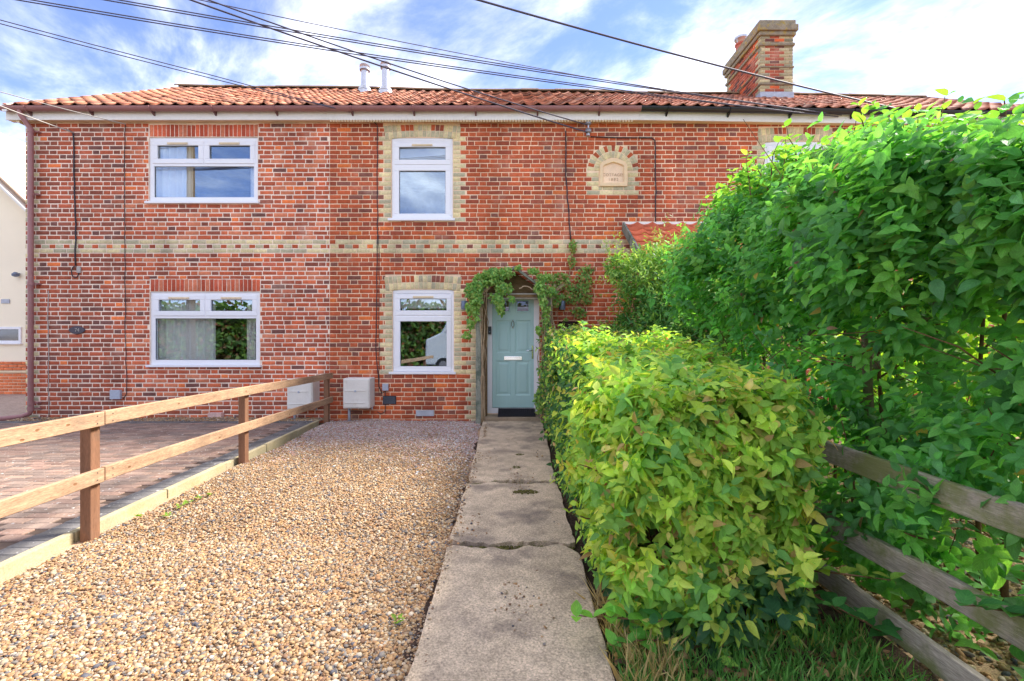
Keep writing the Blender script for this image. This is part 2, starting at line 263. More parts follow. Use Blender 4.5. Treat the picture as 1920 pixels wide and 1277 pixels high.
class MB:
    def __init__(s): s.v = []; s.f = []; s.c = []
    def add(s, V, Fc, col=(1, 1, 1)):
        b = len(s.v); s.v += [tuple(p) for p in V]; s.f += [tuple(i + b for i in f) for f in Fc]; s.c += [col] * len(V); return s
    def box(s, x0, x1, y0, y1, z0, z1, col=(1, 1, 1)):
        return s.add([(x0, y0, z0), (x1, y0, z0), (x1, y1, z0), (x0, y1, z0), (x0, y0, z1), (x1, y0, z1), (x1, y1, z1), (x0, y1, z1)],
                     [(0, 3, 2, 1), (4, 5, 6, 7), (0, 1, 5, 4), (1, 2, 6, 5), (2, 3, 7, 6), (3, 0, 4, 7)], col)
    def bar(s, a, b, w, h, up=(0, 0, 1), col=(1, 1, 1)):
        a = Vector(a); b = Vector(b); d = (b - a).normalized(); r = d.cross(Vector(up)).normalized(); q = r.cross(d)
        P = [p + r * (i * w / 2) + q * (j * h / 2) for p in (a, b) for i, j in ((-1, -1), (1, -1), (1, 1), (-1, 1))]
        return s.add(P, [(3, 2, 1, 0), (4, 5, 6, 7), (0, 1, 5, 4), (1, 2, 6, 5), (2, 3, 7, 6), (3, 0, 4, 7)], col)
    def tube(s, pts, rad, n=8, col=(1, 1, 1), cap=True):
        pts = [Vector(p) for p in pts]; rad = [rad] * len(pts) if isinstance(rad, (int, float)) else list(rad)
        V = []; d0 = (pts[1] - pts[0]).normalized(); ref = Vector((0, 0, 1)) if abs(d0.z) < 0.9 else Vector((1, 0, 0)); r = d0.cross(ref).normalized()
        for i, p in enumerate(pts):
            d = ((pts[min(i + 1, len(pts) - 1)] - pts[max(i - 1, 0)])).normalized()
            r = (r - d * r.dot(d)).normalized(); q = d.cross(r)
            V += [p + (r * math.cos(2 * math.pi * k / n) + q * math.sin(2 * math.pi * k / n)) * rad[i] for k in range(n)]
        Fc = [(i * n + k, i * n + (k + 1) % n, (i + 1) * n + (k + 1) % n, (i + 1) * n + k) for i in range(len(pts) - 1) for k in range(n)]
        if cap: Fc += [tuple(range(n - 1, -1, -1)), tuple(range((len(pts) - 1) * n, len(pts) * n))]
        return s.add(V, Fc, col)
    def lathe(s, cx, cy, prof, n=20, col=(1, 1, 1)):
        V = [(cx + r * math.cos(2 * math.pi * k / n), cy + r * math.sin(2 * math.pi * k / n), z) for r, z in prof for k in range(n)]
        Fc = [(i * n + k, i * n + (k + 1) % n, (i + 1) * n + (k + 1) % n, (i + 1) * n + k) for i in range(len(prof) - 1) for k in range(n)]
        Fc += [tuple(range(n - 1, -1, -1)), tuple(range((len(prof) - 1) * n, len(prof) * n))]
        return s.add(V, Fc, col)
    def prism(s, poly, y0, y1, col=(1, 1, 1)):          # polygon in (x,z), extruded in y
        n = len(poly); V = [(x, y0, z) for x, z in poly] + [(x, y1, z) for x, z in poly]
        return s.add(V, [tuple(range(n)), tuple(range(2 * n - 1, n - 1, -1))] + [(i, i + n, (i + 1) % n + n, (i + 1) % n) for i in range(n)], col)
    def slab(s, poly, z0, z1, col=(1, 1, 1)):           # polygon in (x,y), extruded in z
        n = len(poly); V = [(x, y, z0) for x, y in poly] + [(x, y, z1) for x, y in poly]
        return s.add(V, [tuple(range(n - 1, -1, -1)), tuple(range(n, 2 * n))] + [(i, (i + 1) % n, (i + 1) % n + n, i + n) for i in range(n)], col)
    def build(s, name, mat, parent=None, smooth=False, bevel=0.0, seg=1, label=None, cat=None, group=None, kind=None, flat_angle=None, fix=True):
        me = bpy.data.meshes.new(name); V = s.v; off = Vector((0, 0, 0))
        if parent is None:
            A = np.array(V); off = Vector(((A[:, 0].min() + A[:, 0].max()) / 2, (A[:, 1].min() + A[:, 1].max()) / 2, A[:, 2].min()))
            V = [tuple(Vector(p) - off) for p in V]
        me.from_pydata(V, [], s.f)
        a = me.attributes.new('col', 'FLOAT_COLOR', 'POINT'); a.data.foreach_set('color', np.array([(*c, 1) for c in s.c], np.float32).ravel())
        if bevel or fix:
            bm = bmesh.new(); bm.from_mesh(me)
            if fix: bmesh.ops.recalc_face_normals(bm, faces=bm.faces[:])
            if bevel:
                es = [e for e in bm.edges if len(e.link_faces) == 2 and e.calc_face_angle(0) > 0.5]
                bmesh.ops.bevel(bm, geom=es, offset=bevel, segments=seg, affect='EDGES', profile=0.6, clamp_overlap=True)
            bm.to_mesh(me); bm.free()
        if smooth:
            me.polygons.foreach_set('use_smooth', np.ones(len(me.polygons), bool))
            if flat_angle: me.set_sharp_from_angle(angle=R(flat_angle))
        me.materials.append(M[mat] if isinstance(mat, str) else mat)
        o = link_obj(name, me, parent)
        if parent is None: o.location = off; WM[o.name] = Matrix.Translation(off)
        return prop(o, label, cat, group, kind)
def copy_obj(src, parent, matrix, color=None):
    o = src.copy(); COL.objects.link(o); attach(o, parent); o.matrix_basis = matrix; WM[o.name] = matrix
    if color is not None: o.color = (*color, 1)
    return o
def text_mesh(name, body, size, loc, mat, parent, rot=(R(90), 0, 0), depth=0.004, spacing=1.0):
    cu = bpy.data.curves.new('t', 'FONT'); cu.body = body; cu.size = size; cu.extrude = depth; cu.align_x = 'CENTER'; cu.align_y = 'CENTER'; cu.space_character = spacing
    t = bpy.data.objects.new('t', cu); COL.objects.link(t); bpy.context.view_layer.update()
    me = bpy.data.meshes.new_from_object(t.evaluated_get(bpy.context.evaluated_depsgraph_get())); bpy.data.objects.remove(t, do_unlink=True)
    mt = Matrix.Translation(Vector(loc)) @ Euler(rot).to_matrix().to_4x4(); me.transform(mt)
    a = me.attributes.new('col', 'FLOAT_COLOR', 'POINT'); a.data.foreach_set('color', np.ones(len(me.vertices) * 4, np.float32))
    me.materials.clear(); me.materials.append(M[mat]); me.name = name
    return link_obj(name, me, parent)

# ================================================================== ground, drive, path
g_ = MB(); g_.add([(-400, -400, -0.06), (400, -400, -0.06), (400, 400, -0.06), (-400, 400, -0.06)], [(0, 1, 2, 3)])
g_.build('ground', 'ground', kind='structure', label='brown earth ground around the houses')
MB().add([(-60, -7.2, -0.045), (60, -7.2, -0.045), (60, -1.6, -0.045), (-60, -1.6, -0.045)], [(0, 1, 2, 3)]).build('road', 'asphalt', kind='structure', label='grey asphalt road in front of the houses')
# gravel drive bed with gentle unevenness
def bed(name, x0, x1, y0, y1, z, mat, label, nx=40, ny=80, amp=0.012):
    xs = np.linspace(x0, x1, nx); ys = np.linspace(y0, y1, ny); b = MB()
    V = [(x, y, z + amp * math.sin(x * 2.3 + 1) * math.sin(y * 1.7) + amp * 0.6 * math.sin(x * 5.1 + y * 3.3)) for y in ys for x in xs]
    b.add(V, [(j * nx + i, j * nx + i + 1, (j + 1) * nx + i + 1, (j + 1) * nx + i) for j in range(ny - 1) for i in range(nx - 1)])
    return b.build(name, mat, kind='structure', label=label, smooth=True, fix=False)
def gz(x, y): return 0.012 * np.sin(x * 2.3 + 1) * np.sin(y * 1.7) + 0.0072 * np.sin(x * 5.1 + y * 3.3)
bed('gravel_drive', -3.05, -0.40, -1.5, 8.05, -0.012, 'gravel_bed', 'tan gravel drive in front of the house with the sage door')
bed('soil_bed', 0.40, 1.72, 0.8, 8.0, 0.0, 'soil', 'dark soil bed under the hedges beside the path', 20, 60, 0.01)
bed('gravel_yard', 1.72, 9.0, 0.6, 8.0, -0.02, 'gravel_bed', 'sunny gravel yard behind the weathered fence', 30, 40)

ICO = []
def ico():
    bm = bmesh.new(); bmesh.ops.create_icosphere(bm, subdivisions=1, radius=1); v = [tuple(x.co) for x in bm.verts]; f = [tuple(q.index for q in p.verts) for p in bm.faces]; bm.free(); return np.array(v), f
IV, IF = ico()
def rand_rot(n, tilt=0.5):
    a = rng.uniform(0, 2 * math.pi, n); tx = rng.normal(0, tilt, n); ty = rng.normal(0, tilt, n)
    ca, sa = np.cos(a), np.sin(a); Rz = np.zeros((n, 3, 3)); Rz[:, 0, 0] = ca; Rz[:, 0, 1] = -sa; Rz[:, 1, 0] = sa; Rz[:, 1, 1] = ca; Rz[:, 2, 2] = 1
    Rx = np.zeros((n, 3, 3)); Rx[:, 0, 0] = 1; Rx[:, 1, 1] = np.cos(tx); Rx[:, 1, 2] = -np.sin(tx); Rx[:, 2, 1] = np.sin(tx); Rx[:, 2, 2] = np.cos(tx)
    Ry = np.zeros((n, 3, 3)); Ry[:, 1, 1] = 1; Ry[:, 0, 0] = np.cos(ty); Ry[:, 0, 2] = np.sin(ty); Ry[:, 2, 0] = -np.sin(ty); Ry[:, 2, 2] = np.cos(ty)
    return Rx @ Ry @ Rz
PAL = np.array([srgb(205, 165, 118), srgb(188, 146, 100), srgb(214, 190, 156), srgb(196, 148, 104), srgb(222, 204, 178), srgb(150, 140, 130), srgb(108, 106, 112), srgb(172, 142, 112), srgb(160, 122, 94), srgb(210, 178, 138)])
PW = np.array([.20, .17, .15, .09, .055, .09, .05, .13, .06, .04]); PW /= PW.sum()
SHADE_PINK = np.array([srgb(206, 180, 168), srgb(190, 158, 150), srgb(222, 205, 196), srgb(170, 150, 146), srgb(184, 140, 126)])  # pinkish far stones: tint of the house shadow put into their colours
OCTV = np.array([(1, 0, 0), (-1, 0, 0), (0, 1, 0), (0, -1, 0), (0, 0, 1), (0, 0, -1)], float); OCTF = [(0, 2, 4), (2, 1, 4), (1, 3, 4), (3, 0, 4), (2, 0, 5), (1, 2, 5), (3, 1, 5), (0, 3, 5)]
def pebbles(name, n, xr, yr, size, label, shade_line=None, reject=None, zoff=0.0, dens=None, tpl=(IV, IF)):
    x = rng.uniform(*xr, n); y = rng.uniform(*yr, n)
    k = np.ones(n, bool)
    if reject is not None: k &= ~reject(x, y)
    if dens is not None: k &= rng.uniform(0, 1, n) < dens(x, y)
    x = x[k]; y = y[k]; n = len(x)
    s = np.clip(rng.lognormal(math.log(size), 0.32, n), size * 0.45, size * 2.2)
    sc = np.stack([s * rng.uniform(0.85, 1.35, n), s * rng.uniform(0.7, 1.05, n), s * rng.uniform(0.35, 0.62, n)], 1)
    c = PAL[rng.choice(len(PAL), n, p=PW)]
    if shade_line is not None:
        p = 1 / (1 + np.exp(-(y - shade_line(x)) * 3.0)); q = rng.uniform(0, 1, n) < p * 0.75
        c[q] = SHADE_PINK[rng.choice(len(SHADE_PINK), q.sum())] * 1.6  # shade-tinted stones, brightened to lift the shadowed gravel
    c = c * rng.uniform(0.75, 1.2, (n, 1))
    pos = np.stack([x, y, gz(x, y) - 0.012 + zoff + s * 0.35 + rng.uniform(0, 0.006, n)], 1)
    me = inst_mesh(name, tpl[0], tpl[1], pos, rand_rot(n, 0.35), sc, np.clip(c, 0, 0.9), M['pebble'], smooth=True)
    o = link_obj(name, me); return prop(o, label, 'gravel', None, 'stuff')
leftline = lambda y: -2.93 - 0.047 * (y - 3.2)
grej = lambda x, y: (x < leftline(y)) | (x > -0.43 - 0.10 * np.clip((y - 4.4) / 3.3, 0, 1) + 0.02 * np.sin(y * 7) + 0.012 * np.sin(y * 23))
def gdens(x, y):                       # bare earthy patches along the edging and faint wheel tracks
    e = np.clip(1 - (x - leftline(y)) / .55, 0, 1) * (np.sin(y * 2.3 + x * 2) > .1) * .8
    t = .35 * np.exp(-((x + 1.15 + .1 * np.sin(y)) / .22) ** 2) + .30 * np.exp(-((x + 2.35 + .08 * np.sin(y * 1.3)) / .2) ** 2)
    return 1 - np.clip(e * (.5 + .5 * np.sin(x * 13 + y * 9)) + t * (.5 + .5 * np.sin(x * 7 + y * 4.3)), 0, .85)
gpl = lambda x: 5.75 + 0.25 * np.sin(x * 2.5) - 0.15 * x  # where the painted house-shade tint sets in
pebbles('gravel', 52000, (-3.1, -0.40), (1.75, 3.2), 0.0078, 'loose tan and orange pebbles covering the near end of the drive', shade_line=gpl, reject=grej, dens=gdens)
pebbles('gravel', 108000, (-3.2, -0.40), (3.2, 8.0), 0.0080, 'loose tan pebbles with a pinkish house-shade tint covering the drive up to the house wall', shade_line=gpl, reject=grej, dens=gdens, tpl=(OCTV * 1.15, OCTF))
pebbles('gravel', 9000, (1.75, 4.0), (1.3, 4.0), 0.013, 'sunlit pebbles on the yard beyond the weathered fence', zoff=-0.01)
pebbles('gravel', 6000, (-8.4, -3.2), (7.62, 8.03), 0.011, 'strip of tan pebbles along the foot of the house wall behind the fence', zoff=0.045)
pebbles('gravel', 1100, (-0.42, -0.30), (1.9, 7.6), 0.0065, 'small stones spilled over the edge of the path', zoff=0.044, dens=lambda x, y: np.clip((-.32 - x) / .1, 0, 1) ** 2)
pebbles('gravel', 2600, (-0.36, 0.36), (2.0, 7.5), 0.006, 'scattered tiny stones on the concrete path', zoff=0.044, dens=lambda x, y: np.clip(np.sin(x * 9 + 1) * np.sin(y * 3.1 + .5), 0, 1) ** 2)

# path slabs
path = MB().add([(-0.47, 0.5, -0.01), (0.47, 0.5, -0.01), (0.52, 7.75, -0.01), (-0.52, 7.75, -0.01)], [(0, 1, 2, 3)]).build('path', 'soil', kind='structure', label='concrete slab path leading to the sage door')
def slab(y0, y1, xl0, xl1, xr0, xr1, seed, tilt):
    r = random.Random(seed); n = 22; P = []
    nz = lambda t, a: a * (math.sin(t * 9 + seed) * 0.5 + math.sin(t * 23 + seed * 2) * 0.3 + r.uniform(-.4, .4))
    for i in range(n): t = i / n; P.append((xl0 + (xr0 - xl0) * t, y0 + nz(t, 0.045) + (0.05 if i == 0 else 0)))
    for i in range(n): t = i / n; P.append((xr0 + (xr1 - xr0) * t + nz(t, 0.012), y0 + (y1 - y0) * t))
    for i in range(n): t = i / n; P.append((xr1 + (xl1 - xr1) * t, y1 + nz(t, 0.045) - (0.05 if i == 0 else 0)))
    for i in range(n): t = i / n; P.append((xl1 + (xl0 - xl1) * t + nz(t, 0.010), y1 + (y0 - y1) * t))
    b = MB(); b.slab(P, -0.03, 0.03); o = b.build('slab', 'concrete', path, bevel=0.008, seg=2)
    o.matrix_basis = Matrix.Translation((0, 0, tilt[2])) @ Matrix.Rotation(tilt[0], 4, 'X'); return o
slab(4.44, 7.70, -0.420, -0.49, 0.425, 0.51, 3, (0.0008, 0, 0.0))
slab(3.08, 4.36, -0.420, -0.425, 0.42, 0.425, 8, (-0.0006, 0, 0.002))
slab(0.40, 3.00, -0.415, -0.42, 0.41, 0.42, 12, (0.0008, 0, 0))
# moss on the slabs and in their joints
def moss(name, cx, cy, rx, ry, n, label, z=0.034):
    a = rng.uniform(0, 2 * math.pi, n); q = np.sqrt(rng.uniform(0, 1, n))
    pos = np.stack([cx + rx * q * np.cos(a), cy + ry * q * np.sin(a), np.full(n, z)], 1)
    sc = rng.uniform(0.004, 0.011, (n, 1)) * np.array([[1, 1, 0.55]]); c = np.array([srgb(120, 112, 52)]) * rng.uniform(0.5, 1.2, (n, 1))
    return prop(link_obj(name, inst_mesh(name, IV, IF, pos, rand_rot(n), sc, c, M['pebble'])), label, 'moss', None, 'stuff')
p_ = gr(985, 923, .03); moss('moss', p_.x, p_.y, 0.11, 0.055, 160, 'olive moss patch beside the crack across the path')
p_ = gr(968, 877, .03); moss('moss', p_.x, p_.y, 0.045, 0.05, 60, 'small moss spot on the far path slab')
p_ = gr(975, 853, .03); moss('moss', p_.x, p_.y, 0.05, 0.04, 60, 'moss dot farthest up the path')
moss('moss', 0.0, 3.04, 0.41, 0.03, 380, 'moss and grit filling the near crack across the path', 0.006)
moss('moss', 0.0, 4.40, 0.41, 0.03, 320, 'moss and grit filling the far crack across the path', 0.006)

# block paved drive
PZ = 0.05
drive = MB().add([(-26, 1.2, PZ - 0.012), (-3.13, 1.2, PZ - 0.012), (-3.22, 7.64, PZ - 0.012), (-26, 7.64, PZ - 0.012)], [(0, 1, 2, 3)]).build('driveway', 'sand', kind='structure', label='worn red block paving behind the timber fence')
def block_mesh(w, l):
    b = MB(); b.box(-w / 2, w / 2, -l / 2, l / 2, -0.03, 0); o = b.build('paving_block', 'block', bevel=0.006); me = o.data
    me.transform(Matrix.Translation((0, 0, -max(v.co.z for v in me.vertices)))); bpy.data.objects.remove(o, do_unlink=True); return me
BL = block_mesh(0.196, 0.096); BG = block_mesh(0.096, 0.196)
blocks = []
y = 1.5; row = 0
while y < 7.42:
    xe = leftline(y) - 0.125 - 0.2
    x = xe - 0.1 - (0.1 if row % 2 else 0.0)
    while x > -9.6:
        c = np.array(srgb(*[(166, 138, 126), (152, 128, 118), (176, 150, 136), (148, 130, 122), (160, 140, 130)][rng.integers(5)])) * rng.uniform(0.8, 1.15)
        blocks.append((BL, x, y, c)); x -= 0.2
    y += 0.1; row += 1
y = 1.5
while y < 7.6:                                                     # charcoal border along the fence
    c = np.array(srgb(124, 122, 124)) * rng.uniform(0.75, 1.2); blocks.append((BL, leftline(y) - 0.13 - 0.098, y, c)); y += 0.1
x = -3.35
while x > -9.6:
    c = np.array(srgb(118, 116, 118)) * rng.uniform(0.75, 1.2); blocks.append((BG, x, 7.53, c)); x -= 0.1
def inview(x, y): 
    return y > 0.5 and abs(x / y) < 1.13
blocks = [b for b in blocks if inview(b[1], b[2])]
blocks.sort(key=lambda b: b[1] ** 2 + b[2] ** 2)
for me, x, y, c in blocks[:300]:
    link_obj('paving_block', me, drive, matrix=Matrix.Translation((x, y, PZ + rng.normal(0, .0018))) @ Matrix.Rotation(rng.normal(0, 0.012), 4, 'Z') @ Matrix.Rotation(rng.normal(0, 0.008), 4, 'X'), color=c)
b = MB()
for me, x, y, c in blocks[300:]:
    w, l = (0.098, 0.048) if me is BL else (0.048, 0.098); z = PZ + rng.normal(0, .0015); e = 0.005
    b.add([(x - w, y - l, z - .006), (x + w, y - l, z - .006), (x + w, y + l, z - .006), (x - w, y + l, z - .006), (x - w + e, y - l + e, z), (x + w - e, y - l + e, z), (x + w - e, y + l - e, z), (x - w + e, y + l - e, z)],
          [(4, 5, 6, 7), (0, 1, 5, 4), (1, 2, 6, 5), (2, 3, 7, 6), (3, 0, 4, 7)], tuple(c))
b.build('paving', 'block', drive, kind='stuff', fix=False)
MB().add([(-26, 7.64, 0.02), (-8.5, 7.64, 0.02), (-8.5, 13, 0.02), (-26, 13, 0.02)], [(0, 1, 2, 3)]).build('side_drive', material('side_paving', srgb(168, 150, 136), 0.95, 0.1, var=0.3, vscale=6, fine=0.4, fscale=25, stretch=(1, 4, 1)), kind='structure', label='grey paved strip between the brick terrace and the cream house')
# concrete edging between the two drives
edge = MB().add([(-3.11, 1.3, -0.02), (-3.02, 1.3, -0.02), (-3.20, 7.7, -0.02), (-3.29, 7.7, -0.02)], [(0, 1, 2, 3)]).build('kerb', 'soil', kind='structure', label='low concrete edging dividing gravel from block paving')
y = 1.35
while y < 7.6:
    y2 = min(y + 0.905, 7.66); b = MB(); xa, xb = leftline(y) - 0.06, leftline(y2) - 0.06; e = rng.normal(0, 0.005)
    b.slab([(xa - 0.055, y), (xa + e, y), (xb + e, y2 - 0.012), (xb - 0.055, y2 - 0.012)], -0.06, 0.062 + rng.normal(0, .004)); b.build('edging_stone', 'edging', edge, bevel=0.009, seg=2); y = y2

# ================================================================== brickwork
PITCH, ZB = 0.0785, WZ(462)          # course height and the centre of the chequered course
BUFF = [srgb(206, 190, 154), srgb(196, 182, 150), srgb(186, 176, 150), srgb(214, 196, 156), srgb(176, 168, 146)]
def buff(): return np.array(BUFF[rng.integers(5)]) * rng.uniform(0.78, 0.98) * np.array([1.0, .96, .90])
def red_c():
    return _red_c() * np.array([.89, .95, .98])
def _red_c():
    q = rng.uniform()
    if q < 0.04: return np.array(srgb(214, 108, 58)) * rng.uniform(0.85, 1.05)
    if q < 0.30: return np.array(srgb(156, 76, 56)) * rng.uniform(0.85, 1.1)
    if q < 0.37: return np.array(srgb(132, 78, 66)) * rng.uniform(0.85, 1.1)
    return np.array(srgb(178, 84, 54)) * rng.uniform(0.85, 1.15)
def red_l(x=None, z=None): return _red_l(x, z)
def _red_l(x=None, z=None):
    q = rng.uniform()
    near = x is not None and (WX(215) < x < WX(600)) and rng.uniform() < 0.6
    if q < 0.022: return np.array(srgb(214, 112, 66))
    if near:
        return np.array(srgb(*[(192, 100, 70), (182, 90, 62), (190, 112, 84), (168, 86, 66)][rng.integers(4)])) * rng.uniform(0.88, 1.08)
    if q < 0.36: return np.array(srgb(136, 76, 62)) * rng.uniform(0.82, 1.12)
    if q < 0.44: return np.array(srgb(114, 74, 68)) * rng.uniform(0.85, 1.1)
    return np.array(srgb(162, 82, 60)) * rng.uniform(0.85, 1.12)

def quad(xa, xb, za, zb): return [(xa, za), (xb, za), (xb, zb), (xa, zb)]
def carve(rc, holes):
    """rectangle (xa,xb,za,zb) minus rectangles, as the left, right, upper and lower remainders"""
    out = [rc]
    for a, b_, c_, d_ in holes:
        nx = []
        for p, q, s_, t_ in out:
            if b_ <= p or a >= q or d_ <= s_ or c_ >= t_: nx.append((p, q, s_, t_)); continue
            if a > p: nx.append((p, a, s_, t_))
            if b_ < q: nx.append((b_, q, s_, t_))
            m0, m1 = max(a, p), min(b_, q)
            if d_ < t_: nx.append((m0, m1, d_, t_))
            if c_ > s_: nx.append((m0, m1, s_, c_))
        out = nx
    return [r for r in out if r[1] - r[0] > .02 and r[3] - r[2] > .014]
def lay(x0, x1, k0, k1, holes, special, colour, j=0.012, phase=0.0):
    """Flemish bond. holes(k,z)->[(xa,xb,za,zb)], special(k,z)->[(xa,xb,colour)]; returns bricks as (corners, colour, is_stretcher)"""
    out = []; St, Hd = 0.224, 0.108; U = St + Hd + 2 * 0.0215
    for k in range(k0, k1 + 1):
        z = ZB + k * PITCH; h = PITCH - j * 1.05; sp = special(k, z); hs0 = holes(k, z); hs = hs0 + [(a - j, b - (-j), -9, 9) for a, b, _ in sp]
        for a, b, c in sp:
            for r in carve((a, b, z - h / 2, z + h / 2), hs0): out.append((quad(*r), c, (r[1] - r[0]) > 0.19))
        x = x0 - U + ((U / 2) if k % 2 else 0) + phase + rng.normal(0, 0.006)
        while x < x1:
            for w in (St + 0.0215 - j, Hd + 0.0215 - j):
                w2 = w + rng.normal(0, 0.004); a, b = max(x, x0), min(x + w2, x1); x += w2 + j
                if b - a < 0.02: continue
                for r in carve((a, b, z - h / 2 + rng.normal(0, .0012), z + h / 2 + rng.normal(0, .0012)), hs): out.append((quad(*r), colour(r[0], z), (r[1] - r[0]) > 0.19 and r[3] - r[2] > .05))
    return out
def brick_geo(Q, yoff, e=0.005, depth=0.03, basis=None):
    """Q (n,4,2) corners -> verts (n,12,3) in wall plane y=YW-yoff"""
    n = len(Q); w = np.linalg.norm(Q[:, 1] - Q[:, 0], axis=1); h = np.linalg.norm(Q[:, 3] - Q[:, 0], axis=1)
    fu = np.clip(e / w, 0, .3)[:, None]; fv = np.clip(e / h, 0, .3)[:, None]
    def bl(u_, v_): return (Q[:, 0] * (1 - u_) * (1 - v_) + Q[:, 1] * u_ * (1 - v_) + Q[:, 2] * u_ * v_ + Q[:, 3] * (1 - u_) * v_)
    In = np.stack([bl(fu, fv), bl(1 - fu, fv), bl(1 - fu, 1 - fv), bl(fu, 1 - fv)], 1)
    V = np.zeros((n, 12, 3)); V[:, 0:4, 0] = Q[:, :, 0]; V[:, 0:4, 2] = Q[:, :, 1]; V[:, 0:4, 1] = depth
    V[:, 4:8, 0] = Q[:, :, 0]; V[:, 4:8, 2] = Q[:, :, 1]; V[:, 4:8, 1] = e * 0.7
    V[:, 8:12, 0] = In[:, :, 0]; V[:, 8:12, 2] = In[:, :, 1]
    V[:, :, 1] -= yoff[:, None]; return V
BF = [(8, 9, 10, 11), (4, 5, 9, 8), (5, 6, 10, 9), (6, 7, 11, 10), (7, 4, 8, 11), (0, 1, 5, 4), (1, 2, 6, 5), (2, 3, 7, 6), (3, 0, 4, 7)]
BRICK_ME = []
for i in range(8):
    w, h = 0.222, 0.066; q = np.array([[(-w / 2, -h / 2), (w / 2, -h / 2), (w / 2, h / 2), (-w / 2, h / 2)]]) + rng.normal(0, 0.0014, (1, 4, 2))
    V = brick_geo(q, np.array([0.0]))[0]; L = np.concatenate([np.array(f) for f in BF])
    BRICK_ME.append(np_mesh('brick', V, L, np.arange(9) * 4, np.full(9, 4), M['brick']))
def place_bricks(parent, bricks, single=300, Y=YW, pick=None, stuffname='brickwork'):
    idx = [i for i, b in enumerate(bricks) if b[2]]
    idx.sort(key=pick if pick else (lambda i: sum((np.mean([c[0] for c in bricks[i][0]]) * 0.8, (np.mean([c[1] for c in bricks[i][0]]) - HC))[k] ** 2 for k in (0, 1))))
    solo = set(idx[:single])
    for i in solo:
        q = np.array(bricks[i][0]); c = q.mean(0); w = q[1, 0] - q[0, 0]; h = q[3, 1] - q[0, 1]
        mt = Matrix.Translation((c[0], Y - rng.uniform(0, .003), c[1])) @ Matrix.Rotation(rng.normal(0, .004), 4, 'Y') @ Matrix.Diagonal((w / 0.222, 1, h / 0.066, 1))
        link_obj('brick', BRICK_ME[rng.integers(8)], parent, matrix=mt, color=bricks[i][1])
    rest = [b for i, b in enumerate(bricks) if i not in solo]
    if rest:
        Q = np.array([b[0] for b in rest]) + rng.normal(0, 0.0014, (len(rest), 4, 2)); V = brick_geo(Q, rng.uniform(0, .003, len(rest))); V[:, :, 1] += Y; n = len(rest)
        C = np.repeat(np.array([b[1] for b in rest]), 12, 0); L = np.concatenate([np.array(f) for f in BF])
        me = np_mesh(stuffname, V.reshape(-1, 3), (L[None] + (np.arange(n) * 12)[:, None]).ravel(), np.arange(n * 9) * 4, np.full(n * 9, 4), M['brick'], C)
        prop(link_obj(stuffname, me, parent), kind='stuff')
def wall_sheet(parent, name, x0, x1, z0, z1, holes, mat, y=YW + 0.0032, reveal=0.14):
    xs = sorted({x0, x1, *[h[0] for h in holes], *[h[1] for h in holes]}); zs = sorted({z0, z1, *[h[2] for h in holes], *[h[3] for h in holes]}); b = MB()
    for i in range(len(xs) - 1):
        for k in range(len(zs) - 1):
            mx_, mz = (xs[i] + xs[i + 1]) / 2, (zs[k] + zs[k + 1]) / 2
            if any(h[0] < mx_ < h[1] and h[2] < mz < h[3] for h in holes): continue
            b.add([(xs[i], y, zs[k]), (xs[i + 1], y, zs[k]), (xs[i + 1], y, zs[k + 1]), (xs[i], y, zs[k + 1])], [(0, 1, 2, 3)])
    for a, c, d, e in holes:
        P = [(a, d), (c, d), (c, e), (a, e)]
        for i in range(4):
            p, q = P[i], P[(i + 1) % 4]; b.add([(p[0], y, p[1]), (p[0], y + reveal, p[1]), (q[0], y + reveal, q[1]), (q[0], y, q[1])], [(0, 1, 2, 3)])
    return b.build(name, mat, parent, fix=False)

# openings, in photo pixels of the facade: x0, x1, y0, y1
OP = dict(w1=(279, 483, 257, 381), w2=(281, 487, 547, 687), w3=(734, 849, 258, 413), w4=(736, 851, 543, 700), w5=(1434, 1546, 265, 415), door=(913, 1011, 545, 776))
def rect(k): x0, x1, y0, y1 = OP[k]; return (WX(x0), WX(x1), WZ(y1), WZ(y0))
XL, XA, XB, XR = WX(48), WX(618), WX(1196), 10.6
KT, KB = 28, -39
house_l = thing('terraced_house', (WX(330), YW, 0), 'leftmost house of the brick terrace, with a brown downpipe and two wide windows', 'house')
house_c = thing('terraced_house', (WX(900), YW, 0), 'middle brick terraced house with the sage green door and tall windows', 'house')
house_r = thing('terraced_house', (WX(1400), YW, 0), 'right-hand terraced house with a chimney, black gutter and small tiled porch', 'house')
wall_l = wall_sheet(house_l, 'wall', XL + 0.012, XA, -0.2, 5.36, [rect('w1'), rect('w2')], 'mortar_l')
wall_c = wall_sheet(house_c, 'wall', XA, XB, -0.2, 5.36, [rect('w3'), rect('w4'), rect('door')], 'mortar_c')
wall_r = wall_sheet(house_r, 'wall', XB, XR, -0.2, 5.36, [rect('w5')], 'mortar_c')
def overlaps(z, y0, y1): return WZ(y1) - PITCH * 0.45 < z < WZ(y0) + PITCH * 0.45
def chequer(x0, x1, k):
    out = []; x = x0 + (0.01 if k == 0 else 0.05 * (k + 1))
    if k == 0:
        while x < x1 - 0.12:
            out.append((x, x + 0.125, buff())); out.append((x + 0.137, x + 0.238, red_c())); x += 0.25
    else:
        while x < x1 - 0.03:
            e = min(x + 0.222, x1 - 0.006); out.append((x, e, buff())); x += 0.234
    return out
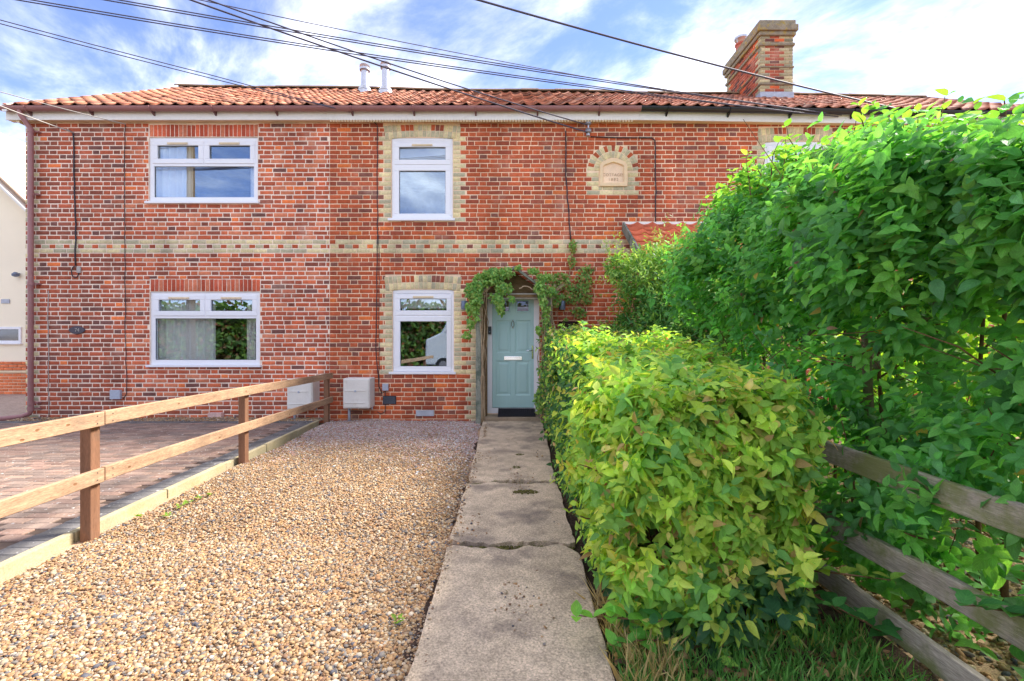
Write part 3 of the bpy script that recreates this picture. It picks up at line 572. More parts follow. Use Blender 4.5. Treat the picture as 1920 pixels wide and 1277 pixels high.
# ---- left house
def px_hole(x0, x1, y0, y1, g=.008): return (WX(x0) - g, WX(x1) + g, WZ(y1) - g, WZ(y0) + g)
def holes_l(k, z): return [px_hole(*OP['w1']), px_hole(*OP['w2']), px_hole(279, 484, 233.5, 258), px_hole(281, 488, 523.5, 548)]
def spec_l(k, z):
    if k in (-1, 0, 1): return chequer(XL + 0.02, XA - 0.01, k)
    a = XL; return [(a, a + (0.225 if k % 2 == 0 else 0.108), buff())] if k % 2 == 0 else [(a, a + 0.11, buff())] if rng.uniform() < .25 else []
bl = lay(XL, XA - 0.004, KB, KT, holes_l, spec_l, red_l, 0.0160)
def soldiers(x0, x1, y0, y1, colour, n, tilt=0.0, rise=0.0):
    out = []; w = (x1 - x0) / n
    for i in range(n):
        a, b = x0 + i * w + 0.005, x0 + (i + 1) * w - 0.005; t = (i + .5) / n * 2 - 1; s_ = t * tilt; dz = rise * (1 - t * t)
        out.append(([(a, WZ(y1) + dz), (b, WZ(y1) + dz), (b + s_, WZ(y0) + dz + rng.normal(0, .003)), (a + s_, WZ(y0) + dz + rng.normal(0, .003))], colour(), True))
    return out
sold = lambda: np.array(srgb(*[(188, 90, 64), (176, 80, 58), (190, 110, 84), (166, 76, 56)][rng.integers(4)])) * rng.uniform(0.88, 1.1)
arch_l = soldiers(WX(280), WX(484), 234, 256, sold, 26) + soldiers(WX(282), WX(488), 524, 546, sold, 26)
place_bricks(wall_l, bl + [(q, c, False) for q, c, _ in arch_l])
# side return of the gable corner: rough toothed quoin seen past the downpipe
# ---- middle and right houses
def surround(cx0, cx1, y0, y1, k, z):
    if not overlaps(z, y0, y1): return []
    lo = 0.125 if k % 2 else 0.215
    return [(cx0 - lo, cx0 - 0.006, buff()), (cx1 + 0.006, cx1 + lo, buff())]
def holes_c(k, z):
    h = [px_hole(*OP['w3']), px_hole(*OP['w4']), px_hole(913, 1011, 545, 800), px_hole(722, 862, 233, 260), px_hole(723, 863, 515.5, 545)]
    zc_ = WZ(320); d = z - zc_
    if 0 <= d < 0.455: hw = math.sqrt(0.465 ** 2 - d * d) + 0.012; h.append((WX(1150) - hw, WX(1150) + hw, -9, 9))
    if d < 0 and z > WZ(352): h.append((WX(1150) - 0.25, WX(1150) + 0.25, -9, 9))
    return h
def spec_c(k, z):
    out = []
    if k in (-1, 0, 1): out += chequer(XA + 0.01, XB - 0.01, k)
    if overlaps(z, 262, 410): out += surround(WX(734), WX(849), 262, 410, k, z)
    if overlaps(z, 547, 698): out += surround(WX(736), WX(851), 547, 698, k, z)
    if overlaps(z, 610, 788): lo = 0.02 if k % 2 else 0.11; out += [(WX(897) - lo - 0.1, WX(897), buff())]
    d = z - WZ(320); c = WX(1150)
    if d < 0 and overlaps(z, 322, 352): lo = 0.37 if k % 2 else 0.46; out += [(c - lo, c - 0.255, buff()), (c + 0.255, c + lo, buff())]
    if overlaps(z, 355, 365): lo = 0.37 if k % 2 else 0.46; out += [(c - lo + i * lo / 2, c - lo + (i + 1) * lo / 2 - 0.01, buff()) for i in range(4)]
    return out
def fan(x0, x1, y0, y1):
    """segmental arch of buff voussoirs with two groups of three red ones"""
    out = []; n = 18; w = (x1 - x0) / n
    for i in range(n):
        t = (i + .5) / n * 2 - 1; dz = 0.045 * (1 - t * t); a, b = x0 + i * w + .003, x0 + (i + 1) * w - .003; s_ = t * 0.035; sh = t * 0.0
        zb_, zt_ = WZ(y1) + dz - 0.02, WZ(y0) + dz * .6 - 0.024; zm = (zb_ + zt_) / 2; m = s_ / 2
        red = i in (4, 5, 6, 11, 12, 13)
        out.append(([(a, zb_), (b, zb_), (b + m, zm - .003), (a + m, zm - .003)], buff(), False))
        out.append(([(a + m, zm + .003), (b + m, zm + .003), (b + s_, zt_), (a + s_, zt_)], red_c() if red else buff(), False))
    return out
def ring(cx, cz):
    out = []; n = 19
    for i in range(n):
        a0, a1 = math.pi * (i + .06) / n, math.pi * (i + .94) / n; red = i in (1, 4, 7, 9, 11, 14, 17)
        P = lambda r, a: (cx + r * math.cos(a), cz + r * math.sin(a))
        for r0, r1, c in ((0.23, 0.335, buff()), (0.345, 0.452, red_c() if red else buff())):
            out.append(([P(r0, a1), P(r0, a0), P(r1, a0), P(r1, a1)], c, False))
    return out
bc = lay(XA + 0.004, XB, KB, KT, holes_c, spec_c, lambda x, z: red_c(), 0.0112, 0.13)
bc += fan(WX(722), WX(862), 234, 259) + fan(WX(723), WX(863), 517, 544) + ring(WX(1150), WZ(320))
place_bricks(wall_c, bc)
def holes_r(k, z): return [px_hole(*OP['w5']), px_hole(1423, 1558, 238, 267)]
def spec_r(k, z):
    out = chequer(XB + 0.01, XR - 0.3, k) if k in (-1, 0, 1) else []
    if overlaps(z, 268, 412): out += surround(WX(1434), WX(1546), 268, 412, k, z)
    return out
br = lay(XB, XR, KB, KT, holes_r, spec_r, lambda x, z: red_c() * np.array([0.97, 0.98, 1.05]), 0.013, 0.05) + fan(WX(1423), WX(1558), 239, 266)
place_bricks(wall_r, br, pick=lambda i: (np.mean([c[0] for c in br[i][0]]) - WX(1290)) ** 2 + (np.mean([c[1] for c in br[i][0]]) - WZ(320)) ** 2)
# shells that close the houses
def shell(h, x0, x1, side):
    b = MB(); y1 = 15.8
    b.add([(x0, y1, -.2), (x1, y1, -.2), (x1, y1, 5.3), (x0, y1, 5.3)], [(0, 1, 2, 3)])
    for x in side: b.add([(x, YW + .012, -.2), (x, y1, -.2), (x, y1, 5.36), (x, 11.9, 7.7), (x, YW + .012, 5.36)], [(0, 1, 2, 3, 4)])
    b.build('rear_wall', material('rear_render', srgb(170, 110, 90), 0.9), h, fix=False)
shell(house_l, XL + 0.02, XA, (XL + 0.02, XA)); shell(house_c, XA, XB, (XB,)); shell(house_r, XB, XR, (XR,))
def room(h, x0, x1):
    b = MB()
    for z0, z1 in ((0.0, 2.55), (2.7, 5.2)): b.box(x0, x1, YW + 0.14, 12.4, z0, z1)
    bm = b.build('room', 'room', h, fix=True); bm.data.flip_normals()
# side quoin teeth
b = MB()
for k in range(KB, KT):
    z = ZB + k * PITCH
    if k % 2 == 0: b.box(XL - 0.012, XL + 0.03, YW + 0.01, YW + 0.2, z - .032, z + .032, tuple(buff()))
b.build('quoin', 'brick', house_l, kind='stuff')

# ================================================================== roofs
YE, YR = 7.84, 11.9
def z_eave(x): return 5.385 - (0.0 if x < 2.1 else 0.0150 * (x - 2.1))
def z_ridge(x): return 7.912 - 0.0142 * (x + 8.33) + 0.012 * math.sin(x * 1.1)
def RP(x, s): return Vector((x, YE + (YR - YE) * s, z_eave(x) + (z_ridge(x) - z_eave(x)) * s - 0.03 * math.sin(math.pi * s) * (1 + 0.5 * math.sin(x * 0.9))))
def roof_frame(x, s):
    ex = (RP(x + .2, s) - RP(x - .2, s)).normalized(); ey = (RP(x, s + .03) - RP(x, s - .03)).normalized(); ez = ex.cross(ey).normalized(); ey = ez.cross(ex)
    return ex, ey, ez
TU = [0, .08, .18, .3, .42, .54, .64, .72, .80, .88, .95, 1.0]
def tz(u_): return 0.028 * math.exp(-((u_ - 0.80) / 0.125) ** 2) - 0.012 * math.sin(math.pi * min(u_ / 0.62, 1)) + (0.012 * (1 - u_ / 0.1) if u_ < 0.1 else 0)
def tile_mesh(seed, w=0.272, l=0.36, name='roof_tile'):
    r = random.Random(seed); n = len(TU); V = []; t = 0.013
    for yy, lift in ((0, 0.020), (l * .5, 0.009), (l, -0.002)):
        V += [(u_ * w - w / 2, yy + (r.uniform(-.003, .003) if yy == 0 else 0), tz(u_) + lift) for u_ in TU]
    V += [(u_ * w - w / 2, 0.002, tz(u_) + 0.020 - t) for u_ in TU]
    Fc = [(i, i + 1, n + i + 1, n + i) for i in range(n - 1)] + [(n + i, n + i + 1, 2 * n + i + 1, 2 * n + i) for i in range(n - 1)] + [(3 * n + i, 3 * n + i + 1, i + 1, i) for i in range(n - 1)]
    V += [V[2 * n - 0 - 1 - 0]] if False else []
    L = np.concatenate([np.array(f) for f in Fc]); return np.array(V), Fc
TT = [tile_mesh(i) for i in range(5)]
def mesh_from(V, Fc, mat, name, smooth=False):
    L = np.concatenate([np.array(f) for f in Fc]); tt = np.array([len(f) for f in Fc]); return np_mesh(name, V, L, np.concatenate([[0], np.cumsum(tt)[:-1]]), tt, mat, smooth=smooth)
TILE_ME = [mesh_from(V, Fc, M['tile'], 'roof_tile') for V, Fc in TT]
ROWS = 17; CW = 0.248
TC = [srgb(198, 136, 108), srgb(180, 118, 94), srgb(206, 150, 124), srgb(170, 112, 94), srgb(190, 140, 118), srgb(150, 110, 96)]
chim = (WX(0), 0, 0)
def roof(h, x0, x1, tint, left_verge=False):
    xs = np.linspace(x0, x1, 24); b = MB(); V = []
    for x in xs: V += [RP(x, 0) + Vector((0, 0, -0.035)), RP(x, 0.5) + Vector((0, 0, -0.035)), RP(x, 1) + Vector((0, 0, -0.035)), Vector((x, 16.05, z_eave(x)))]
    b.add(V, [(i * 4 + k, (i + 1) * 4 + k, (i + 1) * 4 + k + 1, i * 4 + k + 1) for i in range(23) for k in range(3)])
    rf = b.build('roof', 'felt', h, fix=False); tiles = []
    nx = int(round((x1 - x0) / CW))
    for i in range(nx):
        for r_ in range(ROWS):
            tiles.append((x0 + (i + .5) * (x1 - x0) / nx, r_ / ROWS))
    tiles.sort(key=lambda t: (RP(*t) - Vector((0, 0, HC))).length if abs(t[0]) < 9 else 99)
    recs = []
    for (x, s) in tiles:
        ex, ey, ez = roof_frame(x, s); j = rng.normal(0, 0.010); p = RP(x, s) + ez * (0.006 + rng.normal(0, .003)) + ey * rng.normal(0, .006)
        m3 = Matrix((ex, ey, ez)).transposed() @ Matrix.Rotation(j, 3, 'Z') @ Matrix.Rotation(rng.normal(0, .012), 3, 'X')
        c = np.array(TC[rng.integers(6)]) * np.array(tint) * rng.uniform(0.85, 1.25)
        recs.append((p, m3, c))
    for p, m3, c in recs[:300]:
        link_obj('roof_tile', TILE_ME[rng.integers(5)], rf, matrix=Matrix.Translation(p) @ m3.to_4x4(), color=c)
    rest = recs[300:]
    if rest:
        me = inst_mesh('tiling', TT[0][0], TT[0][1], np.array([r_[0] for r_ in rest]), np.array([np.array(r_[1]) for r_ in rest]), np.ones((len(rest), 3)), np.array([r_[2] for r_ in rest]), M['tile'])
        prop(link_obj('tiling', me, rf), kind='stuff')
    # ridge tiles
    x = x0; n = 9
    prof = [(0.13 * math.cos(math.pi * k / n), 0.085 * math.sin(math.pi * k / n)) for k in range(n + 1)]
    while x < x1 - 0.1:
        x2 = min(x + 0.43, x1); b = MB(); d = rng.normal(0, .006); V = []
        for xx in (x - 0.004, x2 + 0.003):
            c0 = RP(xx, 1) + Vector((0, 0, -0.005 + d)); V += [(xx, c0.y + a, c0.z + q) for a, q in prof] + [(xx, c0.y + a * .85, c0.z + q * .85 - 0.004) for a, q in prof]
        m = n + 1; Fc = [(k, k + 1, 2 * m + k + 1, 2 * m + k) for k in range(n)] + [(m + k, k, k + 1, m + k + 1) for k in range(n)] + [(3 * m + k, 3 * m + k + 1, 2 * m + k + 1, 2 * m + k) for k in range(n)]
        b.add(V, Fc, tuple(np.array(srgb(150, 124, 100)) * rng.uniform(.75, 1.1))); b.build('ridge_tile', 'tile', rf); x = x2
    if left_verge:
        b = MB(); xv = x0 - 0.02
        for k in range(14):
            a, c_ = RP(xv, k / 14), RP(xv, (k + 1) / 14)
            b.add([a + Vector((-.03, 0, -.10)), a + Vector((.05, 0, -.10)), a + Vector((.05, 0, .028)), a + Vector((-.03, 0, .028)), c_ + Vector((-.03, 0, -.10)), c_ + Vector((.05, 0, -.10)), c_ + Vector((.05, 0, .028)), c_ + Vector((-.03, 0, .028))],
                  [(0, 1, 2, 3), (7, 6, 5, 4), (3, 2, 6, 7), (0, 3, 7, 4), (2, 1, 5, 6), (1, 0, 4, 5)])
        b.build('verge_board', 'fascia', rf)
    return rf
XE = -8.63
roof_l = roof(house_l, XE, XA, (1.06, 1.04, 1.02), True)
roof_c = roof(house_c, XA, XB, (0.95, 0.93, 0.94))
roof_r = roof(house_r, XB, XR, (0.88, 0.80, 0.82))

# fascia, soffit, gutter
def eaves(h, x0, x1, gm, dz=0.0, slope=0.0):
    zf = lambda x: z_eave(x) - dz
    n = 12; xs = np.linspace(x0, x1, n)
    def strip(name, mat, y0, y1, za, zb_, bev=0.0):
        b = MB(); V = []
        for x in xs: z = zf(x); V += [(x, y0, z + za), (x, y1, z + za), (x, y1, z + zb_), (x, y0, z + zb_)]
        b.add(V, [(i * 4 + k, i * 4 + (k + 1) % 4, (i + 1) * 4 + (k + 1) % 4, (i + 1) * 4 + k) for i in range(n - 1) for k in range(4)] + [(0, 1, 2, 3), ((n - 1) * 4 + 3, (n - 1) * 4 + 2, (n - 1) * 4 + 1, (n - 1) * 4)])
        return b.build(name, mat, h)
    strip('fascia', 'fascia', 7.945, 7.965, -0.195, 0.005); strip('soffit', 'soffit', 7.965, YW + 0.005, -0.185, -0.165)
    b = MB(); m = 9; V = []; r0, r1 = 0.062, 0.057; yc = 7.88
    for x in xs:
        zc_ = zf(x) - 0.012
        ang = [math.pi + math.pi * k / (m - 1) for k in range(m)]
        V += [(x, yc + r0 * math.cos(a), zc_ + r0 * math.sin(a) * 1.1) for a in ang] + [(x, yc + r1 * math.cos(a), zc_ + r1 * math.sin(a) * 1.1) for a in reversed(ang)]
    q = 2 * m
    b.add(V, [(i * q + k, i * q + (k + 1) % q, (i + 1) * q + (k + 1) % q, (i + 1) * q + k) for i in range(n - 1) for k in range(q)] + [tuple(range(q))[::-1], tuple(range((n - 1) * q, n * q))])
    b.build('gutter', gm, h, smooth=True, flat_angle=40)
    x = x0 + 0.45
    while x < x1:
        b = MB(); zc_ = zf(x) - 0.012
        pts = [(x, yc + 0.068 * math.cos(a), zc_ + 0.068 * math.sin(a) * 1.1) for a in [math.pi + math.pi * k / 8 for k in range(9)]]
        for a, c_ in zip(pts[:-1], pts[1:]): b.bar(a, c_, 0.026, 0.008, up=(1, 0, 0))
        b.add([(x - .013, 7.946, zc_ - .03), (x + .013, 7.946, zc_ - .03), (x + .013, 7.944, zc_ - .12), (x - .013, 7.944, zc_ - .12), (x - .013, 7.86, zc_ - .075), (x + .013, 7.86, zc_ - .075)], [(0, 1, 5, 4), (4, 5, 2, 3), (0, 4, 3), (1, 2, 5), (0, 3, 2, 1)], (.45, .45, .45))
        b.build('gutter_bracket', gm, h); x += 1.06
eaves(house_l, XE - 0.1, XA, 'gutter'); eaves(house_c, XA + .002, XB, 'gutter'); eaves(house_r, XB + .002, XR, 'gutter_k', 0.0)
# vent slots under the fascia of the middle house
b = MB(); x = XA + 0.05
while x < XB - 0.1: b.box(x, x + 0.028, 7.952, 7.9635, z_eave(x) - 0.222, z_eave(x) - 0.196); x += 0.05
b.build('soffit_vent', 'soffit', house_c, kind='stuff')
# end of the eaves box at the gable corner
MB().prism([(XE - .06, 5.40), (XE - .06, 5.24), (XL, 5.14), (XL, 5.40)], 7.968, 8.3).build('eaves_box', 'soffit', house_l)
# downpipe with swan neck and shoe
xd, yd = WX(57) + 0.02, 7.985
xd = (57.5 - 960) / F * yd
b = MB(); b.tube([(xd - 0.07, 7.88, 5.35), (xd - 0.07, 7.88, 5.26), (xd - 0.05, 7.90, 5.21), (xd, yd, 5.05), (xd, yd, 4.98), (xd, yd, 0.17), (xd - 0.02, yd, 0.12), (xd - 0.10, 7.93, 0.075), (xd - 0.62, 7.70, 0.03)], 0.040, 14)
pipe = b.build('downpipe', 'gutter', house_l, smooth=True, flat_angle=50)
for z in (5.02, 3.93, 2.37, 0.30, 0.20):
    MB().tube([(xd, yd, z - 0.035), (xd, yd, z + 0.035)], 0.047, 14).build('collar', 'gutter', pipe, smooth=True, flat_angle=50)
    MB().box(xd + .03, xd + .10, yd + .02, YW, z - .012, z + .012).build('pipe_clip', 'gutter', pipe)
# flues on the middle house
for px, s_, hh in ((684, .86, 0.72), (723, .84, 0.80)):
    s0 = s_; Y = YE + (YR - YE) * s0; x = (px - 960) / F * Y; z = RP(x, s0).z
    b = MB(); b.lathe(x, Y, [(0.17, z - .12), (0.165, z + 0.02), (0.12, z + .10), (0.088, z + .12), (0.085, z + hh * .72), (0.095, z + hh * .73), (0.095, z + hh * .76), (0.085, z + hh * .77), (0.085, z + hh * .8)], 24)
    fl = b.build('flue', 'metal', house_c, smooth=True, flat_angle=35)
    MB().lathe(x, Y, [(0.17, z + .02), (.135, z + .10), (.10, z + .125), (.10, z + .15), (.08, z + .15)], 24).build('storm_collar', 'metal', fl, smooth=True, flat_angle=35)
    c = MB(); z1 = z + hh * .8
    c.lathe(x, Y, [(0.085, z1 - .02), (0.125, z1 - .05), (0.128, z1), (0.118, z1 + .01), (0.128, z1 + .022), (0.118, z1 + .034), (0.128, z1 + .046), (0.118, z1 + .058), (0.125, z1 + .07), (0.11, z1 + .085), (0.02, z1 + .09)], 24)
    c.build('cowl', 'metal', fl, smooth=True, flat_angle=35)

# ================================================================== chimney
CY0, CY1 = 10.8, 12.5
cx0, cx1 = (1426 - 960) / F * CY0, (1487 - 960) / F * CY0
czb = 6.7; czt = HC + (640 - 60) / F * CY0
b = MB(); b.box(cx0 + .008, cx1 - .008, CY0 + .008, CY1 - .008, czb, czt); chimney = b.build('chimney', 'mortar_c', house_r)
def chim_face(x0, x1, quoin):
    out = []; z = czb + .04; k = 0
    while z < czt - 0.03:
        h = 0.062; x = x0; first = True
        while x < x1 - 0.02:
            w = 0.215 if not (first and k % 2) else 0.10
            e = min(x + w, x1); end = first or e > x1 - 0.02 or e > x1 - 0.12
            tone_u = rng.uniform()  # random draw that picks the brick tone
            c = buff() * rng.uniform(.55, .95) if end and quoin else (np.array(srgb(206, 96, 58)) if tone_u < .16 else np.array(srgb(104, 66, 60)) * rng.uniform(.7, 1.2) if tone_u < .5 else np.array(srgb(164, 84, 64)) * rng.uniform(.8, 1.1))
            out.append((quad(x, e, z - h / 2, z + h / 2), c, False)); x = e + 0.011; first = False
        z += 0.0735; k += 1
    return out
def face_bricks(recs, origin, ex, parent):
    """bricks in a vertical plane: local x along ex from origin; each its own object, facing ex x z"""
    ex = Vector(ex); nrm = ex.cross(Vector((0, 0, 1)))
    m3 = Matrix((ex, -nrm, Vector((0, 0, 1)))).transposed()
    for q, c, _ in recs:
        Q = np.array(q); cc = Q.mean(0); w = Q[1, 0] - Q[0, 0]; h = Q[3, 1] - Q[0, 1]
        p = Vector(origin) + ex * cc[0] + Vector((0, 0, cc[1])) + nrm * rng.uniform(0, .004)
        link_obj('brick', BRICK_ME[rng.integers(8)], parent, matrix=Matrix.Translation(p) @ m3.to_4x4() @ Matrix.Diagonal((w / .222, 1, h / .066, 1)), color=c)
fc = chim_face(0, cx1 - cx0, True); fc = [f for f in fc if f[0][0][1] > 7.0]
face_bricks(fc, (cx0, CY0, 0), (1, 0, 0), chimney)
sf = chim_face(0, CY1 - CY0, True); sf = [f for f in sf if f[0][0][1] > 7.05]
face_bricks(sf, (cx0, CY1, 0), (0, -1, 0), chimney)
def band(z0, z1, out, mat='capstone', name='string_course'):
    n = 6; b = MB(); b.box(cx0 - out, cx1 + out, CY0 - out, CY1 + out, z0, z1)
    return b.build(name, mat, chimney, bevel=0.012)
cz = lambda py: HC + (640 - py) / F * (CY0 - 0.03)
band(cz(158.5), cz(154), .03); band(cz(85), cz(79), .035); band(cz(126), cz(122.5), .022)
band(cz(66.5), cz(59), .05, name='oversailing_course'); band(cz(58.8), cz(47), .085, name='oversailing_course'); band(cz(46.8), cz(37.5), .045, name='chimney_cap')
MB().box(cx0 - .014, cx1 + .014, CY0 - .014, CY0 + 0.9, cz(186), cz(171)).build('lead_flashing', 'lead', chimney, bevel=.004)
px_, py_ = cx0 + 0.20, CY1 - .38; zt = cz(37.5)
pot = MB().lathe(px_, py_, [(.15, zt - .06), (.15, zt), (.135, zt + .03), (.125, zt + .26), (.15, zt + .27), (.15, zt + .31), (.12, zt + .31)], 20).build('chimney_pot', 'redpot', chimney, smooth=True, flat_angle=40)
b = MB(); b.lathe(px_, py_, [(.165, zt + .42), (.17, zt + .47), (.12, zt + .50), (.02, zt + .51)], 20)
for k in range(4): a = k * math.pi / 2 + .4; b.bar((px_ + .13 * math.cos(a), py_ + .13 * math.sin(a), zt + .29), (px_ + .15 * math.cos(a), py_ + .15 * math.sin(a), zt + .43), .02, .006)
for o_ in (b.build('chimney_cowl', 'metal', chimney, smooth=True, flat_angle=40),): pass

# ================================================================== windows
YF = YW + 0.022
def ring_bars(b, x0, x1, y0, y1, t, ya, yb, tb=None):
    tb = tb or t
    b.box(WX(x0), WX(x1), ya, yb, WZ(y0 + t), WZ(y0)); b.box(WX(x0), WX(x1), ya, yb, WZ(y1), WZ(y1 - tb))
    b.box(WX(x0), WX(x0 + t), ya, yb, WZ(y1 - tb), WZ(y0 + t)); b.box(WX(x1 - t), WX(x1), ya, yb, WZ(y1 - tb), WZ(y0 + t))
def pane(parent, x0, x1, y0, y1, y=YF + 0.024):
    MB().box(WX(x0) - .008, WX(x1) + .008, y, y + 0.006, WZ(y1) - .008, WZ(y0) + .008).build('pane', 'glass', parent)
    b = MB(); t = .011; a, c, d, e = WX(x0), WX(x1), WZ(y1), WZ(y0)            # dark gasket round the glass
    b.box(a, c, y - .007, y - .001, d, d + t * .5); b.box(a, c, y - .007, y - .001, e - t * .5, e); b.box(a, a + t * .5, y - .007, y - .001, d + t * .5, e - t * .5); b.box(c - t * .5, c, y - .007, y - .001, d + t * .5, e - t * .5)
    b.build('gasket', 'dark', parent)
def sash(parent, x0, x1, y0, y1, t, vent=False):
    b = MB(); ring_bars(b, x0, x1, y0, y1, t, YF - 0.012, YF + 0.04); b.build('sash', 'upvc', parent, bevel=0.007, seg=2)
    pane(parent, x0 + t, x1 - t, y0 + t, y1 - t)
    if vent:
        m = (x0 + x1) / 2; w = min(24, (x1 - x0) * .3); MB().box(WX(m - w * .8), WX(m + w * .8), YF - .030, YF - .0125, WZ(y0 + t - 1.5), WZ(y0 + t - 5.0))  .build('trickle_vent', 'soffit', parent, bevel=0.004)
def sill(parent, x0, x1, y0, y1):
    MB().prism([(0, 0)], 0, 0) if False else None
    MB().box(WX(x0), WX(x1), YW - 0.045, YW + 0.08, WZ(y1), WZ(y0)).build('sill', 'upvc', parent, bevel=0.006, seg=2)
def wide(h, key, yt):
    x0, x1, y0, y1 = OP[key]; b = MB(); e = 0.3
    ring_bars(b, x0 + e, x1 - e, y0 + e, y1 - 3, 8, YF, YF + .07, 9)
    b.box(WX(x0 + 8.3), WX(x1 - 8.3), YF, YF + .07, WZ(yt + 4), WZ(yt - 3)); mid = (x0 + x1) / 2
    b.box(WX(mid - 2.5), WX(mid + 2.5), YF, YF + .07, WZ(yt - 3), WZ(y0 + 8.3))
    w = b.build('window', 'upvc', h, bevel=0.005, seg=2)
    sash(w, x0 + 6, mid - 1.2, y0 + 6, yt - 1, 9, True); sash(w, mid + 1.2, x1 - 6, y0 + 6, yt - 1, 9, True)
    pane(w, x0 + 8.5, x1 - 8.5, yt + 4, y1 - 12); sill(w, x0 - 5, x1 + 4, y1 - 3, y1 + 1.3); return w
def tall(h, key, yt):
    x0, x1, y0, y1 = OP[key]; b = MB(); ring_bars(b, x0 + .3, x1 - .3, y0 + .3, y1 - 3, 7, YF, YF + .07)
    b.box(WX(x0 + 7.2), WX(x1 - 7.2), YF, YF + .07, WZ(yt + 3), WZ(yt - 3)); n = 14
    arc = [(WX(x0 + .3) + (WX(x1 - .3) - WX(x0 + .3)) * i / n, WZ(y0 + .5) - .012 + .045 * (1 - (2 * i / n - 1) ** 2)) for i in range(n + 1)]
    b.prism([(arc[0][0], WZ(y0 + 5))] + arc + [(arc[-1][0], WZ(y0 + 5))], YF - .004, YF + .07)
    w = b.build('window', 'upvc', h, bevel=0.004, seg=1)
    sash(w, x0 + 5, x1 - 5, y0 + 8, yt - 1, 9, True); sash(w, x0 + 5, x1 - 5, yt + 1.5, y1 - 4, 9); sill(w, x0 - 6, x1 + 4, y1 - 3, y1 + 1.5); return w
wide(house_l, 'w1', 307); wide(house_l, 'w2', 593)
tall(house_c, 'w3', 309); tall(house_c, 'w4', 592); tall(house_r, 'w5', 316)
def room(h, x0, x1):
    b = MB()
    for z0, z1 in ((0.0, 2.55), (2.7, 5.2)):
        b.add([(x0, YW + .16, z0), (x1, YW + .16, z0), (x1, 11.8, z0), (x0, 11.8, z0), (x0, YW + .16, z1), (x1, YW + .16, z1), (x1, 11.8, z1), (x0, 11.8, z1)], [(0, 1, 2, 3), (4, 7, 6, 5), (1, 5, 6, 2), (2, 6, 7, 3), (3, 7, 4, 0)])
    b.build('room', 'room', h, fix=False)
room(house_l, XL + .2, XA - .1); room(house_c, XA + .1, XB - .1); room(house_r, XB + .1, XR - .1)
def curtain(px0, px1, y0, y1, label, folds, name='curtain', depth=0.035, Y=YW + .17, mat='curtain'):
    x0, x1 = WX(px0) * (Y / YW), WX(px1) * (Y / YW); n = folds * 8; b = MB(); V = []
    for i in range(n + 1):
        t = i / n; V += [(x0 + (x1 - x0) * t, Y + depth * math.sin(t * folds * 2 * math.pi) + depth * .4 * math.sin(t * 13), z) for z in (WZ(y1), WZ(y0))]
    b.add(V, [(2 * i, 2 * i + 2, 2 * i + 3, 2 * i + 1) for i in range(n)])
    return b.build(name, mat, label=label, cat='curtain', smooth=True, fix=False)
curtain(286, 362, 264, 376, 'white curtain gathered inside the upper wide window of the left house', 6)
curtain(470, 480, 264, 376, 'narrow edge of white curtain at the far side of the upper wide window', 1)
curtain(289, 404, 553, 680, 'broad white curtain inside the lower wide window of the left house', 8)
curtain(463, 482, 553, 680, 'narrow white curtain beside the glass of the lower wide window, nearer the sage door', 2)
curtain(742, 842, 262, 296, 'pale roller blind in the tall upstairs window', 1, 'blind', .004, mat='curtain')
curtain(743, 843, 549, 577, 'pale roller blind in the tall downstairs window', 1, 'blind', .004, mat='curtain')
curtain(1440, 1540, 270, 400, 'white blind in the upstairs window behind the tall hedge', 1, 'blind', .004, mat='curtain')

# ================================================================== door
b = MB(); ring_bars(b, 913.3, 1010.7, 545.3, 775.5, 9.5, YF, YF + .07, 10); dframe = b.build('door_frame', 'upvc', house_c, bevel=.004)
PAN = [(930, 958, 560, 587), (966, 995, 560, 587), (930, 958, 600, 662), (966, 995, 600, 662), (930, 958, 676, 742), (966, 995, 676, 742)]
dx0, dx1, dy0, dy1 = 923.2, 1001.0, 553.0, 764.5; YD = YF + .018
xs = sorted({dx0, dx1, *[p[0] for p in PAN], *[p[1] for p in PAN]}); ys = sorted({dy0, dy1, *[p[2] for p in PAN], *[p[3] for p in PAN]}); b = MB()
for i in range(len(xs) - 1):
    for k in range(len(ys) - 1):
        mx_, my_ = (xs[i] + xs[i + 1]) / 2, (ys[k] + ys[k + 1]) / 2
        if any(p[0] < mx_ < p[1] and p[2] < my_ < p[3] for p in PAN): continue
        b.add([(WX(xs[i]), YD, WZ(ys[k + 1])), (WX(xs[i + 1]), YD, WZ(ys[k + 1])), (WX(xs[i + 1]), YD, WZ(ys[k])), (WX(xs[i]), YD, WZ(ys[k]))], [(0, 1, 2, 3)])
b.box(WX(dx0), WX(dx1), YD + .02, YD + .045, WZ(dy1), WZ(dy0))
door = b.build('door', 'door', house_c, fix=False)
